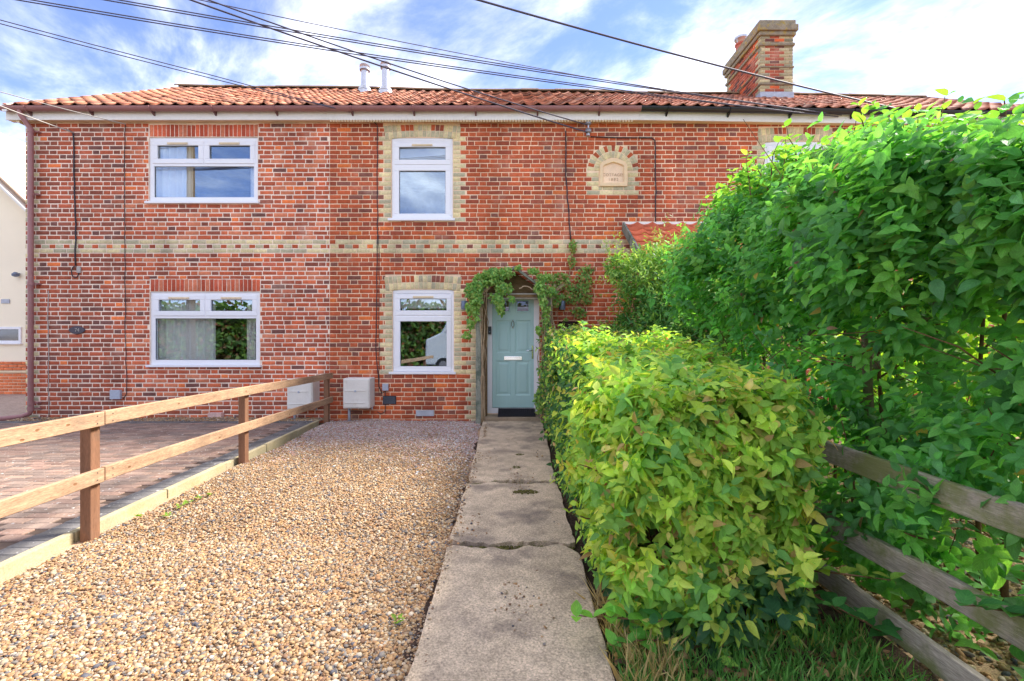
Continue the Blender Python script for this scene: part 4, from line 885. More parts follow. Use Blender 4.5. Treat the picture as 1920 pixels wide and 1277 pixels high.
for i, (x0, x1, y0, y1) in enumerate(PAN):
    b = MB(); V = []
    st = [(0, 0), (1.2, .006), (2.4, .011), (4.2, .011), (7.5, .003)] if i > 1 else [(0, 0), (1.2, -.006), (2.6, -.006), (4.0, .006)]
    for ins, dy in st: V += [(WX(x0 + ins), YD + dy, WZ(y1 - ins)), (WX(x1 - ins), YD + dy, WZ(y1 - ins)), (WX(x1 - ins), YD + dy, WZ(y0 + ins)), (WX(x0 + ins), YD + dy, WZ(y0 + ins))]
    Fc = [(k * 4 + q, k * 4 + (q + 1) % 4, (k + 1) * 4 + (q + 1) % 4, (k + 1) * 4 + q) for k in range(len(st) - 1) for q in range(4)]
    if i > 1: n = (len(st) - 1) * 4; Fc.append((n, n + 1, n + 2, n + 3))
    b.add(V, Fc); b.build('panel', 'door', door, fix=False)
    if i < 2:
        bx = MB().box(WX(x0 + 3.8), WX(x1 - 3.8), YD + .008, YD + .012, WZ(y1 - 3.8), WZ(y0 + 3.8)); bx.build('pane', 'glass_door', door)
        MB().box(WX(x0 + 3.8), WX(x1 - 3.8), YD + .0135, YD + .016, WZ(y1 - 3.8), WZ(y0 + 3.8)).build('obscure_glass', material('obscure', srgb(176, 150, 160), .5, var=.35, vscale=30), door)
lp = MB(); lp.box(WX(945), WX(979), YD - .012, YD - .001, WZ(675.5), WZ(668)); lp.build('letter_plate', 'chrome', door, bevel=.004, seg=2)
MB().box(WX(948), WX(976), YD - .018, YD - .0125, WZ(674), WZ(670.5)).build('letter_flap', 'chrome', door, bevel=.002)
hd = MB(); hd.box(WX(997), WX(1000), YD - .008, YD - .001, WZ(673), WZ(648)); hd.tube([(WX(998.5), YD - .004, WZ(657)), (WX(998.5), YD - .05, WZ(657)), (WX(996.5), YD - .056, WZ(657)), (WX(987.5), YD - .056, WZ(657.3))], .0085, 8); hd.build('handle', 'chrome', door, smooth=True, flat_angle=40)
b = MB(); n = 18; b.tube([(WX(961.5) + .022 * math.sin(2 * math.pi * k / n), YD - .02, WZ(607) + .058 * math.cos(2 * math.pi * k / n) - .004) for k in range(n + 1)], .0055, 6)
b.lathe(WX(961.5), YD - .012, [(.006, WZ(603)), (.016, WZ(602)), (.012, WZ(600)), (.004, WZ(599))], 10); b.bar((WX(961.5), YD - .008, WZ(603)), (WX(961.5), YD - .008, WZ(614)), .012, .006); b.lathe(WX(961.5), YD - .018, [(.004, WZ(616)), (.010, WZ(614.5)), (.010, WZ(613)), (.004, WZ(612))], 10)
b.build('knocker', 'chrome', door, smooth=True, flat_angle=40)

# step and mat
a = gr(906, 793); st_y = 7.71
MB().slab([(-.475, st_y), (.50, st_y), (.50, YW + .02), (-.475, YW + .02)], -.03, .095).build('doorstep', 'step', bevel=.012, seg=2, label='worn concrete doorstep below the sage door', cat='step')
b = MB(); y0_, y1_ = st_y + .07, YF - .004; zm = lambda y: .0965 + .085 * ((y - y0_) / (y1_ - y0_)) ** 2
ys_ = [y0_ + (y1_ - y0_) * k / 6 for k in range(7)]
for y_a, y_b in zip(ys_[:-1], ys_[1:]): b.add([(x, y, zm(y) + t) for t in (0, .012) for x, y in ((-.24, y_a), (.40, y_a), (.40, y_b), (-.24, y_b))], [(0, 3, 2, 1), (4, 5, 6, 7), (0, 1, 5, 4), (1, 2, 6, 5), (2, 3, 7, 6), (3, 0, 4, 7)])
m_ = b.build('doormat', 'mat', label='black rubber doormat propped on the doorstep below the sage door', cat='doormat')
b = MB()
for i in range(18):
    x = -.225 + i * .0343
    for y_a, y_b in zip(ys_[:-1], ys_[1:]): b.add([(x, y_a, zm(y_a) + .0125), (x + .018, y_a, zm(y_a) + .0125), (x + .018, y_b, zm(y_b) + .0125), (x, y_b, zm(y_b) + .0125), (x + .003, y_a, zm(y_a) + .018), (x + .015, y_a, zm(y_a) + .018), (x + .015, y_b, zm(y_b) + .018), (x + .003, y_b, zm(y_b) + .018)], [(4, 5, 6, 7), (0, 4, 7, 3), (1, 2, 6, 5), (0, 1, 5, 4)])
b.build('mat_rib', 'mat', m_, fix=False)

# ================================================================== plaque
xc, zs_ = WX(1150), WZ(350)
b = MB(); o_ = [(-.24, 0), (.24, 0), (.24, .36), (.20, .43), (.08, .475), (0, .492), (-.08, .475), (-.20, .43), (-.24, .36)]
i_ = [(-.185, .065), (.185, .065), (.185, .345), (.16, .372), (.07, .405), (0, .425), (-.07, .405), (-.16, .372), (-.185, .345)]
i2 = [(x * .93, .015 + z * .965 - .004) for x, z in i_]
n = 9; V = [(xc + x, YW - .028, zs_ + z) for x, z in o_] + [(xc + x, YW - .028, zs_ + z) for x, z in i_] + [(xc + x, YW + .004, zs_ + z) for x, z in i2] + [(xc + x, YW + .02, zs_ + z) for x, z in o_]
Fc = [(k, (k + 1) % n, n + (k + 1) % n, n + k) for k in range(n)] + [(n + k, n + (k + 1) % n, 2 * n + (k + 1) % n, 2 * n + k) for k in range(n)] + [tuple(range(2 * n, 3 * n))] + [(3 * n + k, 3 * n + (k + 1) % n, (k + 1) % n, k) for k in range(n)]
b.add(V, Fc); plaque = b.build('date_plaque', 'stone', house_c, bevel=.004, fix=True)
text_mesh('lettering', 'COTTAGES', 0.070, (xc, YW + .002, zs_ + .205), 'stone_d', plaque, depth=.003, spacing=1.05)
text_mesh('lettering', '1882', 0.070, (xc, YW + .002, zs_ + .125), 'stone_d', plaque, depth=.003, spacing=1.35)

# ================================================================== things fixed to the walls
# oval number plate
b = MB(); n = 24; ox, oz = WX(145.5), WZ(619)
pts = [(ox + .145 * math.copysign(abs(math.cos(t)) ** 1.15, math.cos(t)), oz + .072 * math.copysign(abs(math.sin(t)) ** 1.3, math.sin(t))) for t in [2 * math.pi * k / n for k in range(n)]]
b.prism(pts, YW - .022, YW - .001); npl = b.build('number_plate', material('slate', srgb(74, 66, 76), .5, var=.15), bevel=.005, label='dark oval house number plate on the leftmost house wall', cat='house number')
text_mesh('numeral', '74', 0.085, (ox + .012, YW - .0235, oz), material and 'pcable', npl, depth=.002)
def meter(x0, x1, z0, z1, label, pipe_x):
    yf = 7.77; t = thing('meter_box', ((x0 + x1) / 2, 7.92, z0), label, 'meter box', 'gas meter boxes on the terrace wall')
    b = MB(); b.box(x0, x1, yf, YW - .002, z0, z1); b.build('casing', 'meter', t, bevel=.018, seg=3)
    d = MB(); d.box(x0 + .02, x1 - .02, yf - .012, yf - .001, z0 + .02, z1 - .015); dr = d.build('lid', 'meter', t, bevel=.007, seg=2)
    for zz in (z0 + (z1 - z0) * .60, z0 + (z1 - z0) * .20): MB().box(x0 + .04, x1 - .07, yf - .020, yf - .0125, zz - .009, zz + .006).build('rib', 'meter', t, bevel=.003)
    n = 14; MB().tube([((x0 + x1) / 2 - .01, yf - .024, z0 + (z1 - z0) * .58), ((x0 + x1) / 2 - .01, yf - .008, z0 + (z1 - z0) * .58)], .018, 12).build('lock', 'grey_plastic', t)
    MB().tube([(pipe_x, 7.93, -.02), (pipe_x, 7.93, z0 + .01)], .022, 10).build('pipe', 'grey_plastic', t, smooth=True)
    MB().tube([(x1 - .02, 7.97, z0 - .035), (x1 - .02, 7.97, z0 + .01)], .015, 8).build('outlet', 'grey_plastic', t)
meter((538 - 960) / F * 7.77, (586 - 960) / F * 7.77, .215, .735, 'white gas meter box seen behind the far end of the timber fence', (553 - 960) / F * 7.93)
meter((643 - 960) / F * 7.77, (693 - 960) / F * 7.77, .235, .745, 'white gas meter box on the wall over the gravel drive', (655 - 960) / F * 7.93)
def small_box(px0, px1, y0, y1, label, name='junction_box', mat='grey_plastic', d=.05, cat='junction box'):
    return MB().box(WX(px0), WX(px1), YW - d, YW - .002, WZ(y1), WZ(y0)).build(name, mat, bevel=.006, seg=2, label=label, cat=cat)
small_box(210, 229, 731, 748, 'small grey box low on the leftmost house wall')
small_box(718, 729, 719, 732, 'small grey box on the wall under the tall downstairs window')
vg = MB().box(WX(718), WX(743), YW - .012, YW - .002, WZ(758), WZ(742)).build('air_vent', 'dark', bevel=.003, label='dark louvred air vent low on the middle house wall', cat='vent')
for i in range(7): MB().box(WX(719), WX(742), YW - .020, YW - .012, WZ(757 - i * 2.1), WZ(756.2 - i * 2.1)).build('louvre', material('vent_grey', srgb(110, 104, 116), .6) if i == 0 else 'lamp', vg)
MB().box(WX(780), WX(814), YW - .018, YW - .002, WZ(780), WZ(769)).build('air_brick', 'lead', bevel=.004, label='pale rectangular air brick just above the gravel', cat='air brick')
b = MB(); b.box(WX(392), WX(424), YW - .12, YW - .002, WZ(789), WZ(783)); b.build('broken_brick', 'edging', bevel=.006, label='pale slab at the foot of the leftmost house wall', cat='slab')
b = MB(); b.box(WX(396), WX(421), YW - .10, YW - .004, WZ(783), WZ(773), (0.55, .35, .32)); b.build('loose_brick', 'brick', bevel=.005, label='loose pink brick lying on the slab at the wall foot', cat='brick')
# lamps by the door, bells, wall planter
for px, py, lab in ((871.5, 573, 'blue grey wall lamp between the tall window and the porch vine'), (1053, 573, 'slate cylinder wall lamp half hidden in the vine right of the door')):
    t = thing('wall_lamp', (WX(px), YW, WZ(py + 8)), lab, 'lamp', 'wall lamps beside the door'); x = WX(px); y = YW - .085
    MB().lathe(x, y, [(.052, WZ(py + 8)), (.056, WZ(py + 7)), (.056, WZ(py - 7)), (.05, WZ(py - 8))], 18).build('shade', 'lamp', t, smooth=True, flat_angle=40)
    MB().box(x - .025, x + .025, YW - .045, YW - .002, WZ(py + 3), WZ(py - 3)).build('bracket', 'lamp', t, bevel=.004)
    MB().lathe(x, y, [(.044, WZ(py + 8) - .004), (.044, WZ(py + 8) + .002)], 16).build('lens', 'grey_plastic', t)
yb = 7.80
tb = thing('doorbell', (WX(917), YF, WZ(628)), 'black doorbell box on the white door frame', 'doorbell'); MB().box(WX(915), WX(921.5), YF - .035, YF - .002, WZ(627), WZ(612)).build('casing', 'dark', tb, bevel=.01, seg=2)
MB().tube([(WX(918.2), YF - .037, WZ(622)), (WX(918.2), YF - .034, WZ(622))], .012, 12).build('button', 'lamp', tb)
tk = thing('key_safe', (WX(909), YW, WZ(608)), 'white and black key safe on the brick between porch post and door frame', 'key safe'); MB().box(WX(906.5), WX(912), YW - .04, YW - .002, WZ(608), WZ(600)).build('cover', 'upvc', tk, bevel=.005); MB().box(WX(906.7), WX(911.8), YW - .038, YW - .002, WZ(599.5), WZ(595)).build('cap', 'dark', tk, bevel=.005)
b = MB(); xw, zw = WX(1066), WZ(604); n = 12
for i in range(5):
    t = i / 4; r_ = .17 * (1 - .45 * t * t); b.tube([(xw + r_ * math.cos(math.pi * k / n), YW - .02 - r_ * .8 * math.sin(math.pi * k / n), zw - .14 * t) for k in range(n + 1)], .010, 6)
V = [(xw + .168 * (1 - .45 * (j / 4) ** 2) * math.cos(math.pi * k / n), YW - .02 - .134 * (1 - .45 * (j / 4) ** 2) * math.sin(math.pi * k / n), zw - .14 * j / 4) for j in range(5) for k in range(n + 1)]
b.add(V, [(j * (n + 1) + k, j * (n + 1) + k + 1, (j + 1) * (n + 1) + k + 1, (j + 1) * (n + 1) + k) for j in range(4) for k in range(n)])
b.build('wall_planter', 'wicker', label='dark wicker wall basket above the low hedge, right of the door', cat='basket')
# cables clipped to the walls
def cable(h, pts, r_=.0065, mat='cable', jit=.004):
    P = []
    for (a, b_) in zip(pts[:-1], pts[1:]):
        n = max(2, int(math.hypot(a[0] - b_[0], a[1] - b_[1]) / 14))
        for k in range(n): t = k / n; P.append((WX(a[0] + (b_[0] - a[0]) * t) + random.gauss(0, jit), YW - r_ - .004 - abs(random.gauss(0, .002)), WZ(a[1] + (b_[1] - a[1]) * t)))
    P.append((WX(pts[-1][0]), YW - r_ - .004, WZ(pts[-1][1]))); return MB().tube(P, r_, 6).build('cable', mat, h, smooth=True)
cable(house_l, [(128, 244), (139, 250), (140, 300), (143, 420), (143, 498)], .011)
cable(house_l, [(236, 234), (234, 300), (235, 470), (236, 620), (239, 738), (232, 748)], .0055)
cable(house_l, [(91, 545), (92, 700), (93, 782)], .006, 'pcable')
lp_ = MB(); n = 16; lp_.tube([(WX(143) + .065 * math.sin(2 * math.pi * k / n), YW - .02, WZ(510) + .10 * math.cos(2 * math.pi * k / n)) for k in range(n + 1)], .008, 6); lp_.build('cable_loop', 'cable', house_l, smooth=True)
MB().box(WX(146), WX(153), YW - .03, YW - .003, WZ(512), WZ(500)).build('cable_box', 'pcable', house_l, bevel=.004)
cable(house_c, [(660, 217), (680, 226), (700, 226), (708, 236), (708, 420), (707, 560), (705, 650), (711, 725), (716, 737), (722, 734)], .0075)
cable(house_c, [(711, 440), (711, 740)], .004)
cable(house_c, [(723, 732), (723, 762), (722, 772), (714, 776), (708, 772)], .006)
cable(house_c, [(1061, 246), (1061, 330), (1066, 400), (1070, 450)], .011)
cable(house_c, [(1108, 257), (1160, 259), (1195, 259)], .009)
cable(house_r, [(1197, 259), (1222, 259), (1228, 264), (1228, 330), (1229, 418)], .010)
# insulated bracket where two service wires land
t = thing('insulator_bracket', (WX(1102), YW, WZ(252)), 'grey metal bracket with insulators where two service wires meet the wall', 'bracket')
MB().bar((WX(1102), YW - .06, WZ(256)), (WX(1102), YW - .06, WZ(229)), .02, .02, up=(0, 1, 0)).build('stem', 'metal', t)
for py in (233, 248): MB().lathe(WX(1102), YW - .06, [(.02, WZ(py + 4)), (.05, WZ(py + 3)), (.055, WZ(py)), (.035, WZ(py - 1)), (.055, WZ(py - 2.2)), (.03, WZ(py - 4))], 14).build('insulator', material('porcelain', srgb(150, 152, 166), .4), t, smooth=True, flat_angle=40)
MB().box(WX(1099), WX(1105), YW - .05, YW - .002, WZ(256), WZ(252)).build('plate', 'metal', t)

# ---- lean-to porch of the right house
pr = (WX(1170), WX(1420), 6.95)
b = MB(); b.add([(pr[0] + .1, 6.98, 0), (pr[1], 6.98, 0), (pr[1], YW - .01, 0), (pr[0] + .1, YW - .01, 0), (pr[0] + .1, 6.98, 2.62), (pr[1], 6.98, 2.62), (pr[1], YW - .01, 3.3), (pr[0] + .1, YW - .01, 3.3)], [(0, 1, 5, 4), (1, 2, 6, 5), (3, 0, 4, 7), (4, 5, 6, 7)])
porch = b.build('lean_to_porch', 'plum', house_r, fix=False)
e0, e1 = Vector((pr[0], 6.9, 2.62)), Vector((pr[0], YW - .02, 3.40)); ey = (e1 - e0).normalized(); ex = Vector((1, 0, 0)); ez = ex.cross(ey); m3 = Matrix((ex, ey, ez)).transposed()
for i in range(9):
    for k in range(5):
        p = e0 + ex * (.14 + i * .262) + ey * (k * .285) + ez * .03
        if k == 4: p = e0 + ex * (.14 + i * .262) + ey * (1.04) + ez * .03
        link_obj('roof_tile', TILE_ME[rng.integers(5)], porch, matrix=Matrix.Translation(p) @ m3.to_4x4() @ Matrix.Diagonal((1.05, 1, 1.1, 1)), color=np.array(srgb(222, 120, 88)) * rng.uniform(.85, 1.1))
MB().bar(e0 + Vector((-.02, 0, -.02)), e1 + Vector((-.02, 0, -.02)), .03, .15).build('verge_board', 'wood_grey', porch)
MB().box(pr[0] - .03, pr[1], YW - .03, YW - .003, WZ(424), WZ(417)).build('lead_flashing', 'fascia', porch); MB().add([(pr[0] - .03, YW - .03, WZ(424)), (pr[1], YW - .03, WZ(424)), (pr[1], YW - .14, WZ(427)), (pr[0] - .03, YW - .14, WZ(427))], [(0, 1, 2, 3)]).build('lead_apron', 'lead', porch, fix=False)

# ================================================================== neighbouring cream house
CYH = 11.8; ch = thing('rendered_house', (-14.6, CYH, 0), 'cream rendered house with a brick plinth beyond the terrace', 'house')
kx = lambda px: (px - 960) / F * CYH; kz = lambda py: HC + (640 - py) / F * CYH
xr = -12.15; zr = kz(400); xl = -17.4; apex = ((xr + xl) / 2, zr + (xr - xl) / 2 * 0.95)
b = MB(); b.prism([(xl, kz(698)), (xr, kz(698)), (xr, zr), apex, (xl, zr)], CYH, CYH + 8); b.build('wall', 'cream', ch)
b = MB(); b.box(xl, xr - .0, CYH - .03, CYH + 8, -.1, kz(698)); pl = b.build('plinth', 'mortar_c', ch)
ps = []
for k in range(11):
    x = kx(-40) + (0.12 if k % 2 else 0)
    while x < xr - .02: ps.append((quad(x, min(x + .215, xr), .02 + k * .0765, .02 + k * .0765 + .063), np.array(srgb(206, 116, 78)) * rng.uniform(.85, 1.12), True)); x += .228
place_bricks(pl, ps, single=300, Y=CYH - .036)
MB().box(xl, xr + .01, CYH - .07, CYH + .1, kz(699), kz(695)).build('coping', 'soffit', ch, bevel=.01)
d = Vector((xr + .45, 0, zr - .45 * .95)) - Vector((apex[0], 0, apex[1])); 
for y0 in (CYH - .25,):
    MB().bar((apex[0], y0, apex[1] + .05), (xr + .45, y0, zr - .43 + .05), .05, .24, up=(0, 1, 0)).build('barge_board', 'fascia', ch)
    b = MB(); b.add([(apex[0], y0 - .06, apex[1] + .20), (xr + .5, y0 - .06, zr - .47 + .20), (xr + .5, CYH + 8, zr - .47 + .20), (apex[0], CYH + 8, apex[1] + .20), (apex[0], y0 - .06, apex[1] + .25), (xr + .5, y0 - .06, zr - .47 + .25), (xr + .5, CYH + 8, zr - .47 + .25), (apex[0], CYH + 8, apex[1] + .25)], [(3, 2, 1, 0), (4, 5, 6, 7), (0, 1, 5, 4), (1, 2, 6, 5), (2, 3, 7, 6)], (.8, .62, .5)); b.build('roof', 'tile', ch)
b = MB(); x0, x1, z0, z1 = kx(-35), kx(41), kz(643), kz(613); t_ = .06
b.box(x0, x1, CYH - .03, CYH + .02, z1 - t_, z1); b.box(x0, x1, CYH - .03, CYH + .02, z0, z0 + t_); b.box(x1 - t_, x1, CYH - .03, CYH + .02, z0 + t_, z1 - t_); w = b.build('window', 'upvc', ch, bevel=.004)
MB().box(x0, x1 - t_, CYH - .01, CYH - .005, z0 + t_, z1 - t_).build('pane', 'glass_door', w)
MB().box(x0, x1 - t_, CYH - .003, CYH + .004, z0 + t_, z1 - t_, (.10, .085, .06)).build('curtain', 'curtain', w)
MB().box(x0 - .02, x1 + .03, CYH - .07, CYH + .02, z0 - .035, z0).build('sill', 'upvc', w)
b = MB(); p = Vector((kx(37), CYH - .10, kz(515))); b.lathe(p.x, p.y, [(.02, p.z - .07), (.07, p.z - .05), (.075, p.z), (.03, p.z + .05)], 14); b.bar((p.x, CYH, p.z + .02), (p.x, CYH - .1, p.z + .02), .03, .03); b.build('security_light', 'lamp', label='small grey security light high on the cream house wall', cat='light')
MB().box(kx(3), kx(19), CYH - .02, CYH - .002, kz(569), kz(561)).build('air_vent', 'lead', label='flat grey vent on the cream house wall', cat='vent', bevel=.004)

# ================================================================== overhead wires
def service_wire(A, B, YB, r_, label, ext=1.35, sag=.10, YA=7.93, mat='wire', twin=0.0):
    a = at(A[0], A[1], YA); c = at(B[0], B[1], YB); e = a + (c - a) * ext; n = 26; b = MB()
    for off in ((0, twin) if twin else (0,)):
        b.tube([a + (e - a) * (k / n) + Vector((0, 0, off * min(1, k / n * 3) - sag * 4 * (k / n) * (1 - k / n))) for k in range(n + 1)], r_, 6)
    return b.build('overhead_wire', mat, label=label, cat='wire', group='wires running to the terrace', smooth=True)
service_wire((657, 210), (0, 40), 6.2, .0065, 'twin wire from the sky edge to the fascia between left and middle house', twin=.05, sag=.04)
service_wire((236, 233), (0, 170), 6.9, .007, 'thin wire landing beside the upper wide window', sag=.02, mat='pcable')
service_wire((139, 249), (0, 197), 7.0, .009, 'grey wire landing nearest the downpipe corner', sag=.015, mat='pcable')
service_wire((1572, 219), (145, 0), 5.6, .0068, 'lowest twin wire sweeping over the flues to the black gutter', twin=.03, sag=.16)
service_wire((1578, 216), (265, 0), 5.6, .0068, 'second twin wire crossing the sky above the flues to the black gutter', twin=.03, sag=.10)
service_wire((1290, 176), (425, 0), 7.5, .007, 'single thin wire highest over the middle roof', YA=12.2, sag=.12)
service_wire((1101, 248), (380, 0), 5.9, .011, 'thick wire to the lower insulator beside the date plaque', sag=.07)
service_wire((1101, 234), (422, 0), 5.9, .009, 'thick wire to the upper insulator beside the date plaque', sag=.10)
service_wire((1705, 209), (932, 0), 6.0, .013, 'heavy black cable crossing in front of the chimney to the tall hedge', sag=.09)

# ================================================================== timber fence beside the drive
fx = lambda y: leftline(y) + 0.0
fen = thing('timber_fence', (fx(5.2), 5.2, 0), 'two rail tan timber fence between gravel drive and block paving', 'fence')
for y in (1.25, 3.2, 5.19, 7.83):
    b = MB(); x = fx(y); b.box(x - .038, x + .038, y - .038, y + .038, -.25, .845 - (.02 if y > 7 else 0)); b.build('post', 'wood_post', fen, bevel=.004)
RT = [(0.4, .835, .835), (3.235, .832, .832), (7.90, .785, .785)]
def rail(y0, y1, z0, z1, hh):
    n = 6; b = MB(); V = []
    for i in range(n + 1):
        t = i / n; y = y0 + (y1 - y0) * t; z = z0 + (z1 - z0) * t + .004 * math.sin(t * 5); x = fx(y) + .040
        V += [(x, y, z - hh / 2), (x + .036, y, z - hh / 2), (x + .036, y, z + hh / 2), (x, y, z + hh / 2)]
    b.add(V, [(i * 4 + k, i * 4 + (k + 1) % 4, (i + 1) * 4 + (k + 1) % 4, (i + 1) * 4 + k) for i in range(n) for k in range(4)] + [(0, 1, 2, 3), (n * 4 + 3, n * 4 + 2, n * 4 + 1, n * 4)])
    return b.build('rail', 'wood_new', fen, bevel=.004)
rail(0.3, 3.232, .835, .832, .097); rail(3.238, 7.93, .832, .786, .097); rail(0.3, 3.232, .445, .44, .097); rail(3.238, 7.93, .44, .375, .097)
b = MB()
for y in (3.17, 3.30, 5.17, 5.21, 7.81, 7.85):
    for z0 in (.83 - .0098 * max(0, y - 3.2) , .44 - .0138 * max(0, y - 3.2)):
        for dz in (-.025, .025): x = fx(y) + .0765; n = 8; b.add([(x + .0015, y + .005 * math.cos(2 * math.pi * k / n), z0 + dz + .005 * math.sin(2 * math.pi * k / n)) for k in range(n)], [tuple(range(n))], (.25, .22, .2))
b.build('nail', 'metal', fen, fix=False, kind='stuff')
# knots in the rails
b = MB()
for y, z in ((2.75, .84), (2.66, .80), (2.95, .835), (3.0, .44), (3.45, .43), (4.6, .41), (5.1, .82), (4.0, .83), (6.2, .39)):
    n = 10; x = fx(y) + .0768; b.add([(x, y + .014 * math.cos(2 * math.pi * k / n), z + .008 * math.sin(2 * math.pi * k / n)) for k in range(n)], [tuple(range(n))], (.60, .46, .36))
b.build('knot', 'wood_new', fen, fix=False, kind='stuff')

# ================================================================== weathered fence by the hedges
wf = thing('weathered_fence', (1.64, 2.2, 0), 'old grey three rail fence with green algae between the hedges', 'fence')
for zt, hh in ((.795, .105), (.43, .105), (.145, .105)):
    b = MB(); n = 8; V = []
    for i in range(n + 1):
        y = .7 + (4.9 - .7) * i / n; x = 1.625 + .008 * math.sin(i * 1.3); z = zt + .006 * math.sin(i * 2.1 + zt * 9)
        V += [(x, y, z - hh / 2), (x + .032, y, z - hh / 2), (x + .032, y, z + hh / 2), (x, y, z + hh / 2)]
    b.add(V, [(i * 4 + k, i * 4 + (k + 1) % 4, (i + 1) * 4 + (k + 1) % 4, (i + 1) * 4 + k) for i in range(n) for k in range(4)] + [(0, 1, 2, 3), (n * 4 + 3, n * 4 + 2, n * 4 + 1, n * 4)])
    b.build('rail', 'wood_old', wf, bevel=.006, seg=2)
for y in (1.455, 3.3, 4.85): MB().box(1.66, 1.74, y - .04, y + .04, -.2, .92).build('post', 'wood_old', wf, bevel=.006)

# ================================================================== leaves
def leaf_tpl(v_st, wd, droop, fold, curl=0.0):
    V = [(0, 0, 0)]; U = [(0, 0, 0)]
    for v_, w in zip(v_st, wd):
        z = -droop * v_ ** 1.8
        V += [(-w, v_, z + fold * w - curl * w * w), (0, v_, z), (w, v_, z + fold * w - curl * w * w)]; U += [(-1, v_, 0), (0, v_, 0), (1, v_, 0)]
    V.append((0, 1, -droop)); U.append((0, 1, 0)); m = len(v_st); Fc = [(0, 2, 1), (0, 3, 2)]
    for i in range(m - 1):
        a = 1 + 3 * i; Fc += [(a, a + 1, a + 4, a + 3), (a + 1, a + 2, a + 5, a + 4)]
    a = 1 + 3 * (m - 1); t = len(V) - 1; Fc += [(a, a + 1, t), (a + 1, a + 2, t)]
    return np.array(V), Fc, np.array(U)
OV = [leaf_tpl((.12, .32, .58, .82), (.17, .27, .22, .10), d, f) for d, f in ((.22, .35), (.38, .20), (.12, .5))]
DG = [leaf_tpl((.10, .30, .56, .82), (.20, .32, .31, .15), d, f) for d, f in ((.28, .30), (.45, .15), (.16, .45))]
FN = [leaf_tpl((.35, .7), (.15, .12), .2, .3)]
def frames(D, Nn):
    D = D / np.linalg.norm(D, axis=1, keepdims=True); X = np.cross(D, Nn); X /= np.linalg.norm(X, axis=1, keepdims=True) + 1e-9; Z = np.cross(X, D)
    return np.stack([X, D, Z], 2)
def make_leaves(parent, P, D, Nn, size, wide_, cols, tpls, mat, single=300, shell=None, stuff='foliage'):
    """the leaves nearest the eye become objects of their own, the rest one mesh"""
    n = len(P); Rm = frames(D, Nn); sc = np.stack([size * wide_, size, size], 1)
    if single:
        d = np.linalg.norm(P - np.array([0, 0, HC]), axis=1); vis = np.abs(P[:, 0] / np.maximum(P[:, 1], .1)) < 1.1
        vis &= np.abs((P[:, 2] - HC) / np.maximum(P[:, 1], .1)) < .73
        if shell is not None: vis &= shell
        d = np.where(vis, d, 1e6); o_ = np.argsort(d)[:single]
    else: o_ = np.array([], int)
    solo = np.zeros(n, bool); solo[o_] = True
    mes = [np_mesh('leaf', V, np.concatenate([np.array(f) for f in Fc]), np.concatenate([[0], np.cumsum([len(f) for f in Fc])[:-1]]), np.array([len(f) for f in Fc]), mat, None, U, True) for V, Fc, U in tpls]
    for i in o_:
        m = Matrix(Rm[i].tolist()).to_4x4(); link_obj('leaf', mes[i % len(mes)], parent, matrix=Matrix.Translation(P[i]) @ m @ Matrix.Diagonal((*sc[i], 1)), color=cols[i])
    r = np.where(~solo)[0]; parts = np.array_split(rng.permutation(r), len(tpls))
    for ti, ids in enumerate(parts):
        if len(ids) == 0: continue
        V, Fc, U = tpls[ti]; me = inst_mesh(stuff, V, Fc, P[ids], Rm[ids], sc[ids], cols[ids], mat, U, True); prop(link_obj(stuff, me, parent), kind='stuff')
def unit(a): return a / (np.linalg.norm(a, axis=1, keepdims=True) + 1e-9)
def rn(n, s=1.0): return rng.normal(0, s, (n, 3))
def snoise(p, f, seed=0):
    x, y, z = p[:, 0] * f + seed, p[:, 1] * f + seed * 1.7, p[:, 2] * f - seed
    return (np.sin(x * 1.3 + 1.1 * np.sin(y * 1.1 + z)) + np.sin(y * 1.7 + 1.3 * np.sin(z * 1.2 + x)) + np.sin(z * 1.5 + 1.2 * np.sin(x * .9 + y))) / 3
def pal(n, cs, w, jit=.2):
    c = np.array([srgb(*q) for q in cs]); w = np.array(w, float); w /= w.sum(); return c[rng.choice(len(c), n, p=w)] * rng.uniform(1 - jit, 1 + jit, (n, 1))

def on_shoots(P, O, up, spread, L, pairs, droop, s_lo, s_hi):
    """leaves in opposite pairs along short shoots rooted at P"""
    n = len(P); d = unit(O * .7 + np.array([[0, 0, up]]) + rn(n, spread)); a = unit(np.cross(d, rn(n))); b_ = np.cross(d, a); Ls = L * rng.uniform(.6, 1.3, n)
    oP, oD, oN, oS, oI = [], [], [], [], []
    for k in range(pairs):
        t = (k + .6) / pairs; ang = k * math.pi / 2 + rng.normal(0, .25, n)
        for sg in (0, math.pi):
            r = a * np.cos(ang + sg)[:, None] + b_ * np.sin(ang + sg)[:, None]
            oP.append(P + d * (Ls * t)[:, None] + rn(n, .004)); oD.append(unit(r * .9 + d * (.25 + .5 * t) + rn(n, .26) + np.array([[0, 0, -droop]]))); oN.append(unit(d * .9 - r * .25 + rn(n, .30))); oS.append(rng.uniform(s_lo, s_hi, n) * (1.1 - .38 * t)); oI.append(np.arange(n))
    return np.concatenate(oP), np.concatenate(oD), np.concatenate(oN), np.concatenate(oS), np.concatenate(oI)
